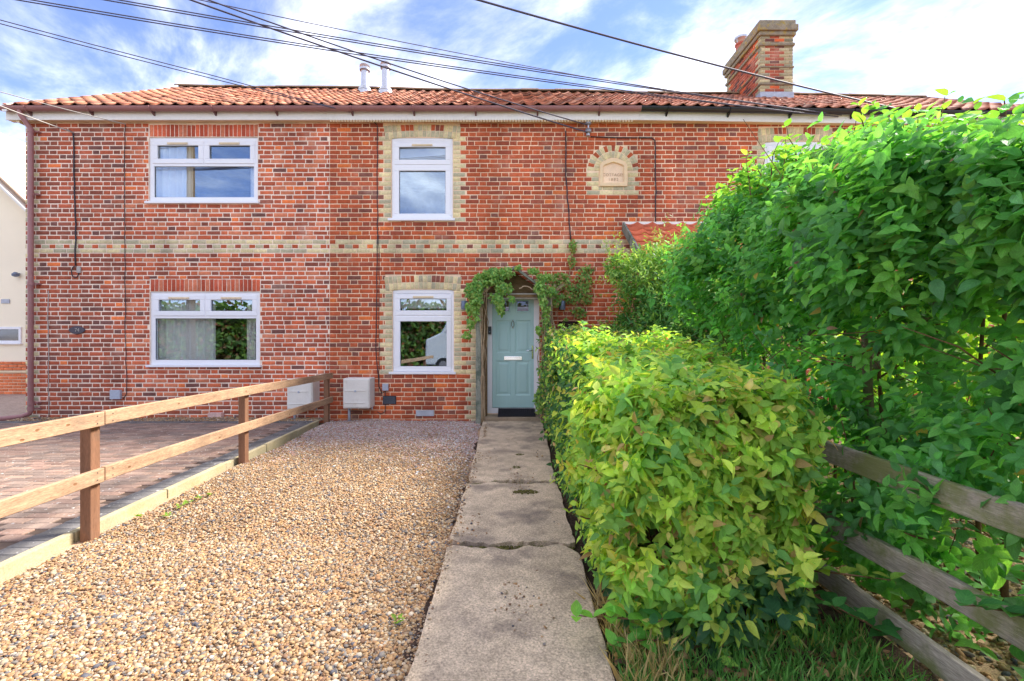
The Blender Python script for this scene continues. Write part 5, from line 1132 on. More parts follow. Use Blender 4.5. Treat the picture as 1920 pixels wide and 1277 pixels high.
# ---- low hedge along the path
lh = thing('low_hedge', (1.0, 4.5, 0), 'low clipped hedge with lime and yellowing leaves beside the path', 'hedge')
def hx0(y): return np.where(y < 3.0, .46, .46 + (y - 3.0) * .022)
def htop(y): return 1.12 + (np.clip(y, 2.3, 7.5) - 2.3) * .076
def hedge_pts():
    out = []
    # left face
    n = 2300; y = 2.08 + 5.35 * rng.uniform(0, 1, n) ** 1.25; z = rng.uniform(.06, 1, n) ** .85 * htop(y); x = hx0(y); 
    t = np.clip((z / htop(y) - .85) / .15, 0, 1); x = x + .08 * t * t + .06 * np.clip(.25 - z, 0, 1) + .10 * np.clip((2.5 - y) / .4, 0, 1) ** 2
    out.append((np.stack([x, y, z], 1), np.tile([[-1., -.15, .25]], (n, 1))))
    n = 1500; y = 2.2 + 5.3 * rng.uniform(0, 1, n) ** 1.2; x = .58 + rng.uniform(0, 1, n) * (.73 + .4 * np.clip((y - 2.6) / 1.4, 0, 1)); z = htop(y) + .05 * (x - .9) + .02 * np.sin(x * 9) - .10 * np.clip((.75 - x) / .2, 0, 1) ** 2
    out.append((np.stack([x, y, z], 1), np.tile([[-.1, -.3, 1.]], (n, 1))))
    n = 1150; x = rng.uniform(.48, 1.36, n); z = .0 + rng.uniform(0, 1, n) ** .95 * 1.12; y = 2.12 + .10 * np.clip((z / 1.14 - .8) / .2, 0, 1) ** 2 + .10 * np.clip((.75 - x) / .3, 0, 1) ** 2 - .05 * np.clip((.5 - z) / .5, 0, 1)
    out.append((np.stack([x, y, z], 1), np.tile([[-.25, -1., .3]], (n, 1))))
    n = 330; y = rng.uniform(2.12, 3.3, n); z = rng.uniform(.15, 1.16, n); out.append((np.stack([1.36 + .02 * np.sin(y * 9), y, z], 1), np.tile([[.8, -.5, .3]], (n, 1))))
    n = 260; x = rng.uniform(.6, 1.4, n); y = rng.uniform(2.14, 2.6, n); out.append((np.stack([x, y, htop(y) + .05 * (x - .9)], 1), np.tile([[.05, -.35, 1.]], (n, 1))))
    P = np.concatenate([o[0] for o in out]); O = unit(np.concatenate([o[1] for o in out])); return P, O
P, O = hedge_pts(); n = len(P); lump = snoise(P, 4.5, 2) * .075 + snoise(P, 11, 5) * .045
k_ = (snoise(P, 8, 9) > -.40) | (rng.uniform(0, 1, n) < .25); P, O, lump = P[k_], O[k_], lump[k_]; n = len(P)
lump = lump + (rng.uniform(0, 1, n) < .07) * rng.uniform(.04, .12, n)
P = P + O * (lump - .05 - rng.exponential(.03, n))[:, None] + rn(n, .012)
P, D, Nn, size, own = on_shoots(P, O, .50, .42, .13, 4, .40, .040, .104); n = len(P); dep = np.zeros(n)
tone = rng.normal(0, 1, own.max() + 1)[own]
ns = own.max() + 1
base = pal(ns, [(164, 194, 80), (142, 184, 78), (188, 206, 96), (122, 170, 80), (202, 198, 104), (104, 154, 80)], [.28, .26, .14, .18, .05, .09], .12)
c = base[own] * rng.uniform(.86, 1.14, (n, 1)) * (1.2 + .16 * tone[:, None])
q = rng.uniform(0, 1, n) < .06; c[q] = pal(q.sum(), [(206, 196, 112), (190, 158, 110), (220, 206, 130), (172, 140, 96), (196, 120, 104)], [1, .5, .7, .4, .08], .15)
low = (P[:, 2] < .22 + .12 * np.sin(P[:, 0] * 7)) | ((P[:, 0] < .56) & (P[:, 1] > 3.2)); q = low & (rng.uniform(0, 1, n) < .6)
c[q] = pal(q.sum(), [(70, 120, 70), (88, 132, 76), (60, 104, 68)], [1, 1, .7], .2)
q = (P[:, 1] > 5.3) & (rng.uniform(0, 1, n) < .45); c[q] = pal(q.sum(), [(96, 138, 84), (178, 150, 92), (196, 186, 150), (80, 122, 72)], [1, .35, .35, .7], .2)
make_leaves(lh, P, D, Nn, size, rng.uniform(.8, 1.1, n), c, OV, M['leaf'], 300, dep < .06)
# inner leaves for hedge depth, gap shade put into their dark colour
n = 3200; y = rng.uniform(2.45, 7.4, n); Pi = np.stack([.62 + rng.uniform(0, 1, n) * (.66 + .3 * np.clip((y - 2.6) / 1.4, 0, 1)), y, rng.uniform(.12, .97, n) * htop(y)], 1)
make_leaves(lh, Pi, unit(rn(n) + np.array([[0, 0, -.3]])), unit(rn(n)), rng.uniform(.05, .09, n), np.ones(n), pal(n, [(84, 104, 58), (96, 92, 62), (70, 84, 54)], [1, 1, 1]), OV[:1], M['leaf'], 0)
# woody shoots
def twig_set(parent, n, fn, rad, mat='twig', name='twigs'):
    b = MB()
    for _ in range(n): p, q = fn(); m = (p + q) / 2 + Vector([random.gauss(0, .03) for _ in range(3)]); b.tube([p, m, q], [rad, rad * .75, rad * .4], 5, cap=False)
    return b.build(name, mat, parent, kind='stuff', fix=False, smooth=True)
def f_():
    y = random.uniform(2.35, 7.3); x = random.uniform(.62, 1.5); h = 1.0 * float(htop(np.array(y))); return Vector((x, y, .02)), Vector((x + random.gauss(0, .18), y + random.gauss(0, .18), h * random.uniform(.7, .98)))
twig_set(lh, 190, f_, .007)
def f_():
    y = random.uniform(2.2, 4.5); s_ = random.random()
    if s_ < .5: p = Vector((random.uniform(.6, 1.5), 2.3, random.uniform(.2, 1.0))); return p + Vector((0, .25, -.1)), p + Vector((random.gauss(0, .08), -.05, random.gauss(.05, .08)))
    p = Vector((.55, y, random.uniform(.2, 1.0))); return p + Vector((.25, 0, -.1)), p + Vector((-.02, random.gauss(0, .08), random.gauss(.05, .08)))
twig_set(lh, 120, f_, .004)

# ---- tall dogwood hedge behind the weathered fence
th = thing('tall_hedge', (2.1, 3.0, 0), 'tall loose dogwood hedge with broad green leaves rising over the weathered fence', 'hedge')
def top_z(x, y): return 1.13 + .555 * np.minimum(y, 2.55) + .115 * np.maximum(y - 2.55, 0) + .05 * np.sin(y * 2.1) + .05 * np.sin(y * 5 + x * 3)
PP, OO, KK, SS = [], [], [], []
def grp(P, O, kind, s): PP.append(P); OO.append(O); KK.append(np.full(len(P), kind)); SS.append(np.full(len(P), s))
n = 2000; y = 1.35 + 3.25 * rng.uniform(0, 1, n) ** 1.1; z = 1.50 + rng.uniform(0, 1, n) ** .9 * (top_z(1.8, y) - 1.52); x = 1.84 + .10 * np.sin(y * 3.3 + z * 2) - .14 * np.sin((z - 1.3) / 1.25 * math.pi) + .32 * np.clip((z - 2.1) / .45, 0, 1) ** 2
grp(np.stack([x, y, z], 1), np.tile([[-1., -.35, .25]], (n, 1)), 0, .066)
n = 1000; y = rng.uniform(1.35, 4.7, n); x = rng.uniform(1.95, 3.0, n); grp(np.stack([x, y, top_z(x, y) - .18 * np.clip((x - 2.6) / .4, 0, 1) - rng.exponential(.10, n)], 1), np.tile([[-.25, -.2, 1.]], (n, 1)), 1, .069)
n = 1800; y = 1.35 + 3.0 * rng.uniform(0, 1, n) ** 1.2; z = rng.uniform(.05, 1.6, n); x = 1.78 + rng.exponential(.16, n) + .1 * np.sin(y * 4 + z * 5)
P_ = np.stack([x, y, z], 1); k_ = (snoise(P_, 5.0, 3) > np.where(y < 2.45, -.34, -.04)) | (rng.uniform(0, 1, n) < .16); P_ = P_[k_]; grp(P_, np.tile([[-1., -.4, .2]], (len(P_), 1)), 0, .071)
n = 250; y = rng.uniform(1.4, 4.6, n); z = .15 + rng.uniform(0, 1, n) * (top_z(2.9, y) - .3); x = 2.95 + rng.normal(0, .12, n); P_ = np.stack([x, y, z], 1); k_ = snoise(P_, 4, 8) > -.35; P_ = P_[k_]
grp(P_, np.tile([[1., -.2, .5]], (len(P_), 1)), 2, .10)
n = 120; y = rng.uniform(1.5, 4.5, n); z = .9 + rng.uniform(0, 1, n) * (top_z(2.3, y) - 1.0); x = rng.uniform(1.95, 2.9, n); grp(np.stack([x, y, z], 1), unit(rn(n) + np.array([[-.5, -.3, .3]])), 2, .09)
P = np.concatenate(PP); O = unit(np.concatenate(OO)); K = np.concatenate(KK); size = np.concatenate(SS); n = len(P)
k_ = (snoise(P, 4.2, 12) > -.42) | (K > 0) | (rng.uniform(0, 1, n) < .25); P, O, K = P[k_], O[k_], K[k_]; SZ = np.concatenate(SS)[k_]; n = len(P)
P = P + O * (snoise(P, 3.3, 1) * .16 + snoise(P, 8, 4) * .09 - rng.exponential(.05, n) - .06 + (rng.uniform(0, 1, n) < .08) * rng.uniform(.05, .2, n))[:, None] + rn(n, .02)
P, D, Nn, size, own = on_shoots(P, O, .75, .42, .20, 5, .22, .70, 1.35); n = len(P); size = size * SZ[own]; K = K[own]; tone = rng.normal(0, 1, own.max() + 1)[own]
base = pal(own.max() + 1, [(94, 158, 80), (110, 174, 86), (82, 142, 76), (128, 186, 92), (98, 152, 100)], [1, 1, .8, .6, .5], .14)
c = base[own] * rng.uniform(.88, 1.12, (n, 1)) * (1.12 + .17 * tone[:, None])
q = (K == 1) & (rng.uniform(0, 1, n) < .65); c[q] = pal(q.sum(), [(112, 162, 68), (130, 174, 76), (96, 150, 68)], [1, .7, 1], .15)
q = (K == 2); c[q] = pal(q.sum(), [(126, 172, 60), (150, 186, 66), (100, 150, 60)], [1, .8, .8], .15)
q = rng.uniform(0, 1, n) < .008; c[q] = pal(q.sum(), [(176, 132, 120), (196, 170, 70), (150, 100, 96)], [1, 1, 1])
make_leaves(th, P, D, Nn, size, rng.uniform(.70, .98, n), c, DG, M['leaf_dog'], 300, K < 2)
# upright leafy shoots above the top
LP, LD, LN, LS, LC = [], [], [], [], []; bs = MB()
def shoot(p, d, L, s0, pairs, cs):
    d = Vector(d).normalized(); pts = [Vector(p) + d * (L * k / 4) + Vector((random.gauss(0, .006), random.gauss(0, .006), 0)) for k in range(5)]
    bs.tube(pts, [.005, .0045, .004, .003, .002], 5, cap=False); a0 = random.uniform(0, 6)
    for k in range(pairs):
        t = .15 + .85 * k / max(1, pairs - 1); c0 = Vector(p) + d * (L * t); a = a0 + k * math.pi / 2
        for sgn in (0, math.pi):
            r = Vector((math.cos(a + sgn), math.sin(a + sgn), .35 + .5 * t)); LP.append(c0); LD.append(r); LN.append(Vector((-r.x * .5, -r.y * .5, 1))); LS.append(s0 * random.uniform(.75, 1.1) * (1.05 - .35 * t)); LC.append(np.array(srgb(*random.choice(cs))) * random.uniform(.85, 1.15))
YG = [(122, 172, 66), (140, 184, 76), (106, 158, 64)]
for px, py, Y in ((1742, 178, 2.45), (1590, 232, 3.0), (1412, 288, 3.7), (1460, 290, 3.5), (1350, 350, 4.3), (1500, 275, 3.3), (1650, 215, 2.7), (1690, 225, 2.6), (1800, 225, 2.3), (1850, 228, 2.2), (1900, 215, 2.2), (1540, 268, 3.1), (1325, 372, 4.6), (1475, 262, 3.4), (1620, 240, 2.9)):
    p = at(px, py, Y); L = random.uniform(.30, .42); shoot(p - Vector((0, 0, L)), (random.gauss(0, .08), random.gauss(0, .08), 1), L, .095, 5, YG)
for _ in range(60):
    y = random.uniform(1.5, 4.4); x = random.uniform(1.85, 2.7); L = random.uniform(.2, .34); shoot((x, y, float(top_z(x, y)) - .16), (random.gauss(-.1, .2), random.gauss(-.1, .2), 1), L, .09, 4, YG)
DGC = [(66, 126, 68), (80, 142, 74), (96, 156, 80)]
for p, d, L in (((1.72, 2.35, .5), (-.9, -.3, .1), .3), ((1.70, 1.9, .55), (-.8, -.5, .35), .25), ((1.72, 1.55, .45), (-.7, -.2, .2), .3), ((1.75, 2.8, .6), (-.9, -.2, .4), .3), ((1.62, 1.95, .12), (-.9, -.2, .5), .35), ((1.55, 2.15, .1), (-.9, -.3, .6), .4)): shoot(p, d, L, .105, 5, DGC)
shoot((.64, 2.06, .13), (-1, -.10, .08), .36, .115, 5, [(120, 186, 76), (134, 198, 84)]); shoot((.66, 2.02, .07), (-.8, -.35, .12), .26, .10, 4, [(110, 176, 76), (92, 156, 72)]); shoot((.52, 2.6, .35), (-.9, -.2, .3), .22, .075, 4, [(170, 196, 84), (150, 186, 80)]); shoot((.50, 3.3, .5), (-.9, -.3, .3), .2, .07, 4, [(150, 186, 80)]); shoot((.50, 2.3, .7), (-.9, -.4, .4), .2, .08, 4, [(170, 200, 84)]); shoot((.80, 2.14, .14), (-.5, -.5, .1), .3, .11, 4, [(78, 140, 70), (60, 116, 66)]); shoot((1.15, 2.10, .18), (-.2, -.9, .1), .26, .11, 4, [(58, 104, 72), (66, 116, 76)])
shoot((1.35, 2.12, .32), (.5, -.6, .2), .32, .10, 4, [(150, 176, 76), (122, 166, 70)])
bs.build('shoots', 'twig', th, kind='stuff', fix=False, smooth=True)
n = len(LP); make_leaves(th, np.array(LP), unit(np.array(LD)), unit(np.array(LN)), np.array(LS), np.full(n, 1.0), np.array(LC), DG, M['leaf_dog'], 0)
# trunks and limbs, each its own
def trunk(x, y, r_, top, lean, mat='bark'):
    pts = []; n = 9
    for k in range(n): t = k / (n - 1); pts.append(Vector((x + lean[0] * t + .02 * math.sin(t * 7 + x * 9), y + lean[1] * t + .02 * math.sin(t * 5 + y * 7), -.03 + (top + .03) * t)))
    b = MB(); b.tube(pts, [r_ * (1.25 if k == 0 else 1) * (1 - .55 * k / (n - 1)) for k in range(n)], 9)
    for _ in range(4 if r_ > .02 else 2):
        k = random.randint(4, n - 2); p = pts[k]; a = random.uniform(0, 6.28); q = p + Vector((math.cos(a) * .3, math.sin(a) * .3, random.uniform(.2, .45))); b.tube([p, (p + q) / 2 + Vector((0, 0, -.03)), q], [r_ * .45, r_ * .35, r_ * .2], 6)
    return b.build('stem', mat, th, smooth=True)
for px, py, Y, r_, ln in ((1632, 760, 2.62, .034, (.03, .05)), (1600, 760, 2.75, .011, (.02, .05)), (1664, 760, 2.62, .013, (0, .05)), (1577, 760, 3.0, .011, (.05, 0)), (1556, 760, 3.1, .011, (.04, 0)), (1522, 720, 3.4, .020, (0, .1)), (1500, 720, 3.5, .015, (.05, .1)), (1700, 700, 2.45, .018, (.15, -.1)), (1765, 640, 2.45, .014, (0, 0)), (1440, 640, 3.9, .018, (0, .1)), (1405, 640, 4.2, .02, (.1, .1)), (1820, 640, 2.3, .013, (.1, 0)), (1880, 640, 2.15, .016, (.1, .1))):
    p = at(px, py, Y); trunk(p.x, p.y, r_, float(top_z(p.x, p.y)) - random.uniform(.15, .35), ln, 'bark' if r_ > .016 else 'twig')
MB().tube([at(1640, 690, 2.6), at(1690, 655, 2.5), at(1760, 560, 2.35), at(1850, 470, 2.2), at(1930, 410, 2.1)], [.02, .018, .016, .013, .010], 8).build('limb', 'bark', th, smooth=True)
MB().tube([at(1500, 640, 3.1), at(1560, 590, 2.9), at(1640, 545, 2.7), at(1720, 500, 2.55)], [.014, .013, .011, .008], 8).build('limb', 'bark', th, smooth=True)
def f_():
    y = random.uniform(1.6, 4.4); x = random.uniform(1.85, 2.8); z = random.uniform(.3, 2.0); p = Vector((x, y, z)); return p, p + Vector((random.gauss(-.1, .2), random.gauss(0, .2), random.gauss(.1, .2)))
twig_set(th, 260, f_, .004)

# ---- feathery shrub nearer the house
fs = thing('feathery_shrub', (2.2, 6.5, 0), 'feathery pale green shrub spreading before the tiled porch', 'shrub')
LB = [(1.80, 6.3, 2.15, .45), (2.15, 6.5, 2.3, .5), (2.6, 6.2, 2.2, .6), (1.95, 6.2, 1.55, .50), (2.4, 6.0, 1.6, .7), (1.60, 6.55, 1.35, .36), (2.05, 5.7, 1.2, .55), (1.52, 6.6, 2.45, .22), (2.9, 5.6, 1.7, .6)]
PL, UL = [], []
for bx_, by_, bz_, br_ in LB:
    m_n = int(11000 * br_ * br_); uu = unit(rn(m_n)); PL.append(np.array([[bx_, by_, bz_]]) + uu * br_ * rng.uniform(.35, 1.05, (m_n, 1)) ** .6); UL.append(uu)
P = np.concatenate(PL); u3 = np.concatenate(UL); P += u3 * (snoise(P, 7, 3) * .12)[:, None]; n = len(P)
k_ = (P[:, 2] > .2) & (snoise(P, 5, 6) + .25 * u3[:, 2] > -.55); P = P[k_]; u3 = u3[k_]; n = len(P)
D = unit(u3 * .7 + rn(n, .6) + np.array([[0, 0, -.15]])); Nn = unit(u3 * .5 + np.array([[0, 0, .8]]) + rn(n, .5))
c = pal(n, [(92, 146, 76), (120, 166, 84), (78, 128, 72), (150, 180, 100)], [1, .8, .8, .4]); q = (P[:, 2] > 2.0) & (rng.uniform(0, 1, n) < .6); c[q] = pal(q.sum(), [(140, 180, 88), (168, 196, 108), (122, 164, 80)], [1, .5, 1])
make_leaves(fs, P, D, Nn, rng.uniform(.055, .10, n), rng.uniform(.8, 1.1, n), c, FN, M['leaf_fine'], 0)
k_ = rng.choice(n, 260, replace=False); k_ = k_[(u3[k_, 2] > -.2)]; Ps, Ds, Ns, Ss, ow = on_shoots(P[k_], u3[k_], .35, .35, .42, 9, .12, .05, .085); m_n = len(Ps)
make_leaves(fs, Ps, Ds, Ns, Ss, np.full(m_n, .9), pal(m_n, [(150, 188, 94), (130, 172, 84), (176, 202, 114)], [1, 1, .6], .15), FN, M['leaf_fine'], 0)
def f_(): a = random.uniform(0, 6.28); q = random.random(); return Vector((2.2 + .2 * math.cos(a), 6.4 + .2 * math.sin(a), .0)), Vector((2.2 + .8 * q * math.cos(a), 6.4 + .6 * q * math.sin(a), 1.3 + random.random() * 1.1))
twig_set(fs, 46, f_, .009, name='stems')

# ---- sunlit shrub in the next yard, seen through the hedge
ss = thing('yard_shrub', (4.6, 4.2, 0), 'sunlit light green shrub glimpsed through the tall hedge', 'shrub')
n = 9000; u3 = unit(rn(n)); P = np.array([[4.3, 3.9, .9]]) + u3 * rng.uniform(.6, 1, (n, 1)) * np.array([[.9, 2.4, 1.15]]) + rn(n, .06); k_ = P[:, 2] > .02; P = P[k_]; u3 = u3[k_]; n = len(P)
make_leaves(ss, P, unit(u3 + rn(n, .5)), unit(u3 * .6 + np.array([[0, 0, .7]]) + rn(n, .4)), rng.uniform(.07, .12, n), np.ones(n), pal(n, [(140, 178, 70), (120, 160, 64), (168, 190, 84)], [1, 1, .6]), OV[:1], M['leaf'], 0)
def f_(): a = random.uniform(0, 6.28); return Vector((4.3 + .3 * math.cos(a), 3.9 + .6 * math.sin(a), .0)), Vector((4.3 + .7 * math.cos(a), 3.9 + 2 * math.sin(a), 1 + random.random()))
twig_set(ss, 40, f_, .009, name='stems')

# ================================================================== porch canopy and climber
pc = thing('porch_canopy', (.02, 7.8, 0), 'weathered timber gable canopy on two posts over the sage door', 'porch')
MB().box(-.605, -.515, 7.70, 7.80, -.02, 2.16).build('post', 'wood_grey', pc, bevel=.008); MB().box(.585, .665, 7.72, 7.80, -.02, 2.16).build('post', 'wood_grey', pc, bevel=.008)
MB().box(-.515, -.43, 7.86, YW - .002, -.02, 2.12).build('side_board', 'wood_brown', pc, bevel=.004); MB().box(.52, .60, 7.86, YW - .002, -.02, 2.12).build('side_board', 'wood_brown', pc, bevel=.004)
MB().box(-.43, .52, 7.95, YW - .002, 2.10, 2.20).build('lintel', material('peeling_white', srgb(206, 200, 190), .8, var=.25, vscale=9, fine=.2), pc, bevel=.005)
ap = Vector((.045, 7.74, 2.60))
for e in (Vector((-.64, 7.74, 2.12)), Vector((.70, 7.74, 2.12))):
    MB().bar(ap, e, .028, .10, up=(0, 1, 0)).build('barge_board', 'wood_grey', pc, bevel=.004)
    for k in range(3):
        y0 = 7.765 + k * .095; a = ap + Vector((0, y0 - ap.y + .045, .035)); q = e + Vector((0, y0 - e.y + .045, .035)); MB().bar(a, q, .088, .018, up=(0, 0, 1)).build('roof_board', 'wood_grey', pc, bevel=.003)
MB().prism([(-.50, 2.205), (.60, 2.205), (.045, 2.55)], 7.99, 8.05).build('gable_panel', 'wood_brown', pc)
MB().bar((-.56, 7.75, 2.13), (.625, 7.75, 2.13), .05, .05).build('tie_beam', 'wood_brown', pc)

cl = thing('climbing_plant', (-.6, 7.75, 0), 'climbing vine with small green and russet leaves over the door canopy', 'climber')
def stemcurve(pts, r_, name='stem'):
    P = []
    for a, q in zip(pts[:-1], pts[1:]):
        for k in range(4): t = k / 4; P.append(Vector(a).lerp(Vector(q), t) + Vector([random.gauss(0, .008) for _ in range(3)]))
    P.append(Vector(pts[-1])); n = len(P); MB().tube(P, [r_ * (1 - .5 * k / n) for k in range(n)], 6).build(name, 'vine_stem', cl, smooth=True)
for k in range(7):
    x = -.50 + random.uniform(-.02, .07); y = 7.72 + random.uniform(-.04, .1); stemcurve([(x, y, 0), (x + random.gauss(0, .03), y, .6), (x + random.gauss(0, .03), y - .02, 1.2), (x + random.gauss(0, .04), y, 1.7), (x + random.gauss(-.03, .06), y - .03, 2.15), (x + .25 * random.random(), 7.68, 2.35)], .009)
for k in range(18):
    x = .56 + random.uniform(-.06, .10); y = 7.70 + random.uniform(-.06, .1); stemcurve([(x, y, 0), (x + random.gauss(0, .04), y, .5), (x + random.gauss(0, .05), y - .02, 1.1), (x + random.gauss(0, .05), y, 1.6), (x + random.gauss(0, .06), y - .03, 2.1), (x + random.uniform(-.2, .3), 7.68, 2.32)], .009)
stemcurve([(.12, 7.66, 2.25), (.25, 7.64, 2.28), (.40, 7.64, 2.20), (.56, 7.66, 2.19)], .012)
stemcurve([(.62, 7.72, 2.1), (.80, 7.95, 2.2), (.98, 8.02, 2.35), (1.03, 8.03, 2.7), (1.04, 8.04, 3.05)], .010); stemcurve([(.62, 7.72, 2.1), (.85, 7.95, 2.1), (1.2, 8.02, 2.15), (1.42, 8.03, 2.2)], .007); stemcurve([(.95, 8.0, 2.35), (1.15, 8.0, 2.5), (1.3, 8.02, 2.62)], .006)
stemcurve([(.75, 7.9, 2.15), (.80, 7.93, 1.7), (.79, 7.93, 1.2)], .005); stemcurve([(1.0, 8.0, 2.3), (1.0, 8.0, 2.0), (.93, 8.0, 1.76)], .005)
VP, VC = [], []
GV = [(134, 182, 92), (110, 162, 82), (158, 198, 106), (168, 190, 104)]; RV = [(170, 176, 98), (186, 154, 102), (146, 174, 94), (196, 134, 100)]
def puff(px, py, Y, rx, rz, n, cs, ry=.12):
    c0 = at(px, py, Y); n = int(n * 2.0)
    for _ in range(n): a = unit(rn(1))[0] * rng.uniform(.3, 1) ** .6; VP.append((c0.x + a[0] * rx, c0.y + a[1] * ry, c0.z + a[2] * rz)); VC.append(np.array(srgb(*random.choice(cs))) * random.uniform(.8, 1.15))
for a in ((888, 545, 7.66, .16, .17, 190), (905, 525, 7.66, .17, .14, 210), (925, 518, 7.64, .20, .15, 230), (948, 510, 7.64, .13, .10, 120), (945, 540, 7.62, .16, .10, 120), (938, 572, 7.64, .07, .20, 110), (930, 560, 7.64, .09, .10, 60), (884, 575, 7.66, .10, .15, 90), (882, 605, 7.68, .06, .10, 40), (876, 628, 7.70, .07, .06, 30), (895, 560, 7.62, .10, .14, 90), (960, 560, 7.63, .05, .06, 24), (972, 502, 7.64, .06, .04, 16)): puff(*a, GV)
for a in ((1012, 540, 7.62, .10, .14, 90), (1020, 520, 7.65, .14, .08, 90), (1018, 560, 7.62, .06, .10, 45), (1000, 508, 7.70, .10, .05, 50), (1010, 618, 7.66, .05, .07, 34), (1014, 700, 7.68, .06, .20, 30), (1012, 750, 7.64, .09, .22, 110), (1024, 600, 7.64, .07, .16, 40), (1026, 655, 7.66, .06, .20, 36), (1022, 575, 7.60, .09, .10, 40), (893, 590, 7.64, .06, .12, 30), (1034, 545, 7.66, .10, .10, 60)): puff(*a, GV)
for a in ((1050, 525, 7.92, .20, .14, 130), (1075, 550, 7.96, .22, .20, 150), (1095, 530, 7.98, .16, .20, 110), (1085, 585, 7.98, .14, .10, 60), (1040, 560, 7.85, .12, .14, 80), (1072, 490, 8.0, .07, .10, 34), (1074, 462, 8.0, .06, .14, 44), (1100, 505, 8.0, .12, .08, 40), (1060, 600, 7.98, .04, .05, 10), (1100, 560, 8.0, .10, .10, 40)): puff(*a, RV + GV + GV[:2], .05)
P = np.array(VP); P[:, 1] = np.minimum(P[:, 1], 8.03); n = len(P); c = np.array(VC)
D = unit(rn(n, .6) + np.array([[0, -.4, -.6]])); Nn = unit(rn(n, .4) + np.array([[0, -.8, .5]]))
make_leaves(cl, P, D, Nn, rng.uniform(.032, .068, n), rng.uniform(1.1, 1.5, n), c, OV[:2], M['leaf_fine'], 300)

# ================================================================== grass, weeds
def blades(name, n, xr, yr, h, cs, w, label, reject=None):
    x = rng.uniform(*xr, n); y = rng.uniform(*yr, n)
    if reject is not None: k = ~reject(x, y); x, y = x[k], y[k]; n = len(x)
    k = (np.sin(x * 31 + 2 * np.sin(y * 17)) * np.sin(y * 27 + x * 9) > -.35) | (rng.uniform(0, 1, n) < .3); x, y = x[k], y[k]; n = len(x)
    V = np.array([(-.5, 0, 0), (.5, 0, 0), (.38, .45, .02), (-.38, .45, .02), (0, 1, .16)]); Fc = [(0, 1, 2, 3), (3, 2, 4)]; U = np.array([(-1, 0, 0), (1, 0, 0), (1, .45, 0), (-1, .45, 0), (0, 1, 0)])
    D = unit(np.stack([rng.normal(0, .45, n), rng.normal(0, .45, n), np.ones(n)], 1)); Nn = unit(np.stack([rng.normal(0, 1, n), rng.normal(0, 1, n), np.zeros(n) + .1], 1)); hh = h * rng.uniform(.4, 1.2, n)
    me = inst_mesh(name, V, Fc, np.stack([x, y, gz(x, y) - .005], 1), frames(D, Nn), np.stack([.0065 * rng.lognormal(0, .5, n), hh, hh], 1), pal(n, cs, w), M['grass'], U)
    return prop(link_obj(name, me), label, 'grass', None, 'stuff')
blades('grass', 5200, (.44, 1.62), (1.55, 2.2), .10, [(96, 156, 70), (116, 172, 84), (84, 136, 66), (176, 170, 110)], [1, .8, .6, .25], 'tufty green grass at the foot of the low hedge', lambda x, y: (x < .5) & (y > 2.15))
blades('grass', 700, (.42, .70), (1.75, 2.5), .17, [(206, 184, 136), (190, 166, 116), (170, 150, 100)], [1, 1, .6], 'dry straw grass at the corner of the low hedge and path')
def weed(x, y, s_, lab):
    t = MB(); n = 8; P = np.tile([[x, y, .012]], (n, 1)) + rn(n, .012) * np.array([[1, 1, .3]]); a = rng.uniform(0, 6.28, n); D = unit(np.stack([np.cos(a), np.sin(a), rng.uniform(.2, .9, n)], 1)); V, Fc, U = OV[0]
    me = inst_mesh('weed', V, Fc, P, frames(D, unit(np.tile([[0, 0, 1.]], (n, 1)) + rn(n, .2))), np.tile([[s_, s_, s_]], (n, 1)) * rng.uniform(.7, 1.2, (n, 1)), pal(n, [(120, 160, 60), (140, 170, 70)], [1, 1]), M['leaf'], U); prop(link_obj('weed', me), lab, 'weed', 'weeds on the gravel')
for i, (px, py) in enumerate(((257, 972), (312, 970), (338, 952), (352, 944), (370, 937), (394, 930), (155, 1009), (745, 1168))):
    g = gr(px, py); weed(g.x, g.y, .035, ['small weed nearest the front fence post among the pebbles', 'weed in the gravel beside the edging, third from the front post', 'pale weed by the edging halfway to the middle post', 'weed close by the edging with pale leaves', 'weed before the brown gravel patch by the edging', 'weed farthest along the edging from the front post', 'sprig of weed at the foot of the front fence post', 'lone weed on the pebbles by the path edge'][i])
n = 420; x = rng.uniform(.44, 1.6, n); y = rng.uniform(1.7, 2.35, n); a = rng.uniform(0, 6.28, n)
me = inst_mesh('leaf_litter', OV[2][0], OV[2][1], np.stack([x, y, .012 + rng.uniform(0, .02, n)], 1), frames(np.stack([np.cos(a), np.sin(a), rng.normal(0, .15, n)], 1), unit(np.tile([[0, 0, 1.]], (n, 1)) + rn(n, .3))), np.repeat(rng.uniform(.03, .065, (n, 1)), 3, 1), pal(n, [(150, 112, 82), (176, 140, 100), (120, 92, 74), (150, 150, 80)], [1, .8, 1, .4]), M['leaf'], OV[2][2]); prop(link_obj('leaf_litter', me), 'brown leaf litter under the front of the low hedge', 'leaves', None, 'stuff')
g = gr(1150, 1233, .03); Pl = np.array([[g.x, g.y, .036]]); me = inst_mesh('fallen_leaf', OV[2][0], OV[2][1], Pl, frames(np.array([[1., .2, 0]]), np.array([[0., 0, 1]])), np.array([[.05, .05, .05]]), np.array([srgb(206, 170, 112)]), M['leaf'], OV[2][2]); prop(link_obj('fallen_leaf', me), 'single tan fallen leaf on the path edge', 'leaf')

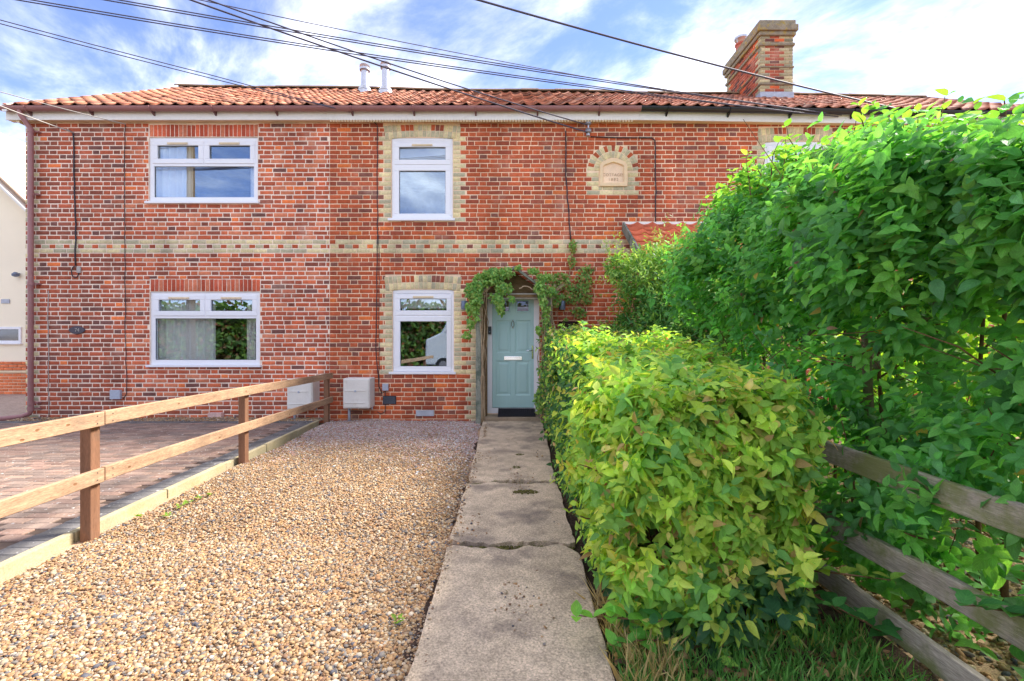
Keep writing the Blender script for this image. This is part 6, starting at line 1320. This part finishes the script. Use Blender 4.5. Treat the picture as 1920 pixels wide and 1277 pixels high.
# ================================================================== across the road: what the panes mirror
rh = thing('roadside_hedge', (-4, -10, 0), 'overgrown green bank across the road, mirrored in the panes', 'hedge')
n = 15000; x = rng.uniform(-26, 10, n); z = rng.uniform(0, 1, n) * 3.6; y = -9.6 - z * .35 + rng.normal(0, .25, n); P = np.stack([x, y, z], 1); P[:, 1] += snoise(P, 1.3, 4) * .5
make_leaves(rh, P, unit(rn(n) + np.array([[0, .4, -.3]])), unit(rn(n, .6) + np.array([[0, 1, .5]])), rng.uniform(.22, .42, n), np.ones(n), pal(n, [(96, 130, 60), (120, 144, 66), (136, 104, 72), (84, 112, 56), (150, 84, 60)], [1, .8, .5, .8, .2]), OV[:1], M['leaf'], 0)
MB().box(-27, 11, -11.6, -10.9, -.05, 3.2).build('bank', 'soil', rh)
van = thing('camper_van', (-1.2, -4.6, 0), 'white camper van parked at the road, mirrored in the downstairs window', 'van')
b = MB(); b.prism([(-3.75, .35), (1.9, .35), (1.9, 2.85), (-2.2, 2.85), (-2.55, 2.75), (-3.05, 1.75), (-3.72, 1.45)], -5.6, -3.6); b.build('body', 'paint', van, bevel=.08, seg=3)
MB().add([(-3.04, -5.4, 1.78), (-3.04, -3.8, 1.78), (-2.58, -3.85, 2.66), (-2.58, -5.35, 2.66)], [(0, 1, 2, 3)]).build('windscreen', 'dark', van, fix=False)
MB().prism([(-2.85, 1.75), (-2.0, 1.75), (-2.0, 2.5), (-2.5, 2.5)], -3.598, -3.585).build('side_window', 'dark', van); MB().box(-1.2, -.1, -3.598, -3.585, 1.7, 2.3).build('side_window', 'dark', van)
MB().box(-3.80, -3.70, -5.5, -3.7, .35, .75).build('bumper', 'dark', van, bevel=.03); MB().box(-3.74, -3.55, -3.9, -3.62, .85, 1.15).build('headlight', 'chrome', van, bevel=.03)
for wx in (-2.95, .9):
    w = MB(); w.tube([(wx, -3.75, .33), (wx, -3.55, .33)], .34, 24); wl = w.build('wheel', 'tyre', van, bevel=.03); MB().tube([(wx, -3.56, .33), (wx, -3.54, .33)], .2, 18).build('rim', 'metal', wl)
po = thing('telegraph_pole', (-15.5, -6.0, 0), 'brown telegraph pole across the road, mirrored in the upper wide window', 'pole')
MB().tube([(-15.5, -6, -.1), (-15.5, -6, 13.2)], [.2, .15], 14).build('pole_shaft', 'wood_brown', po, smooth=True); MB().box(-15.9, -15.1, -6.06, -5.94, 12.4, 12.52).build('cross_arm', 'wood_brown', po)
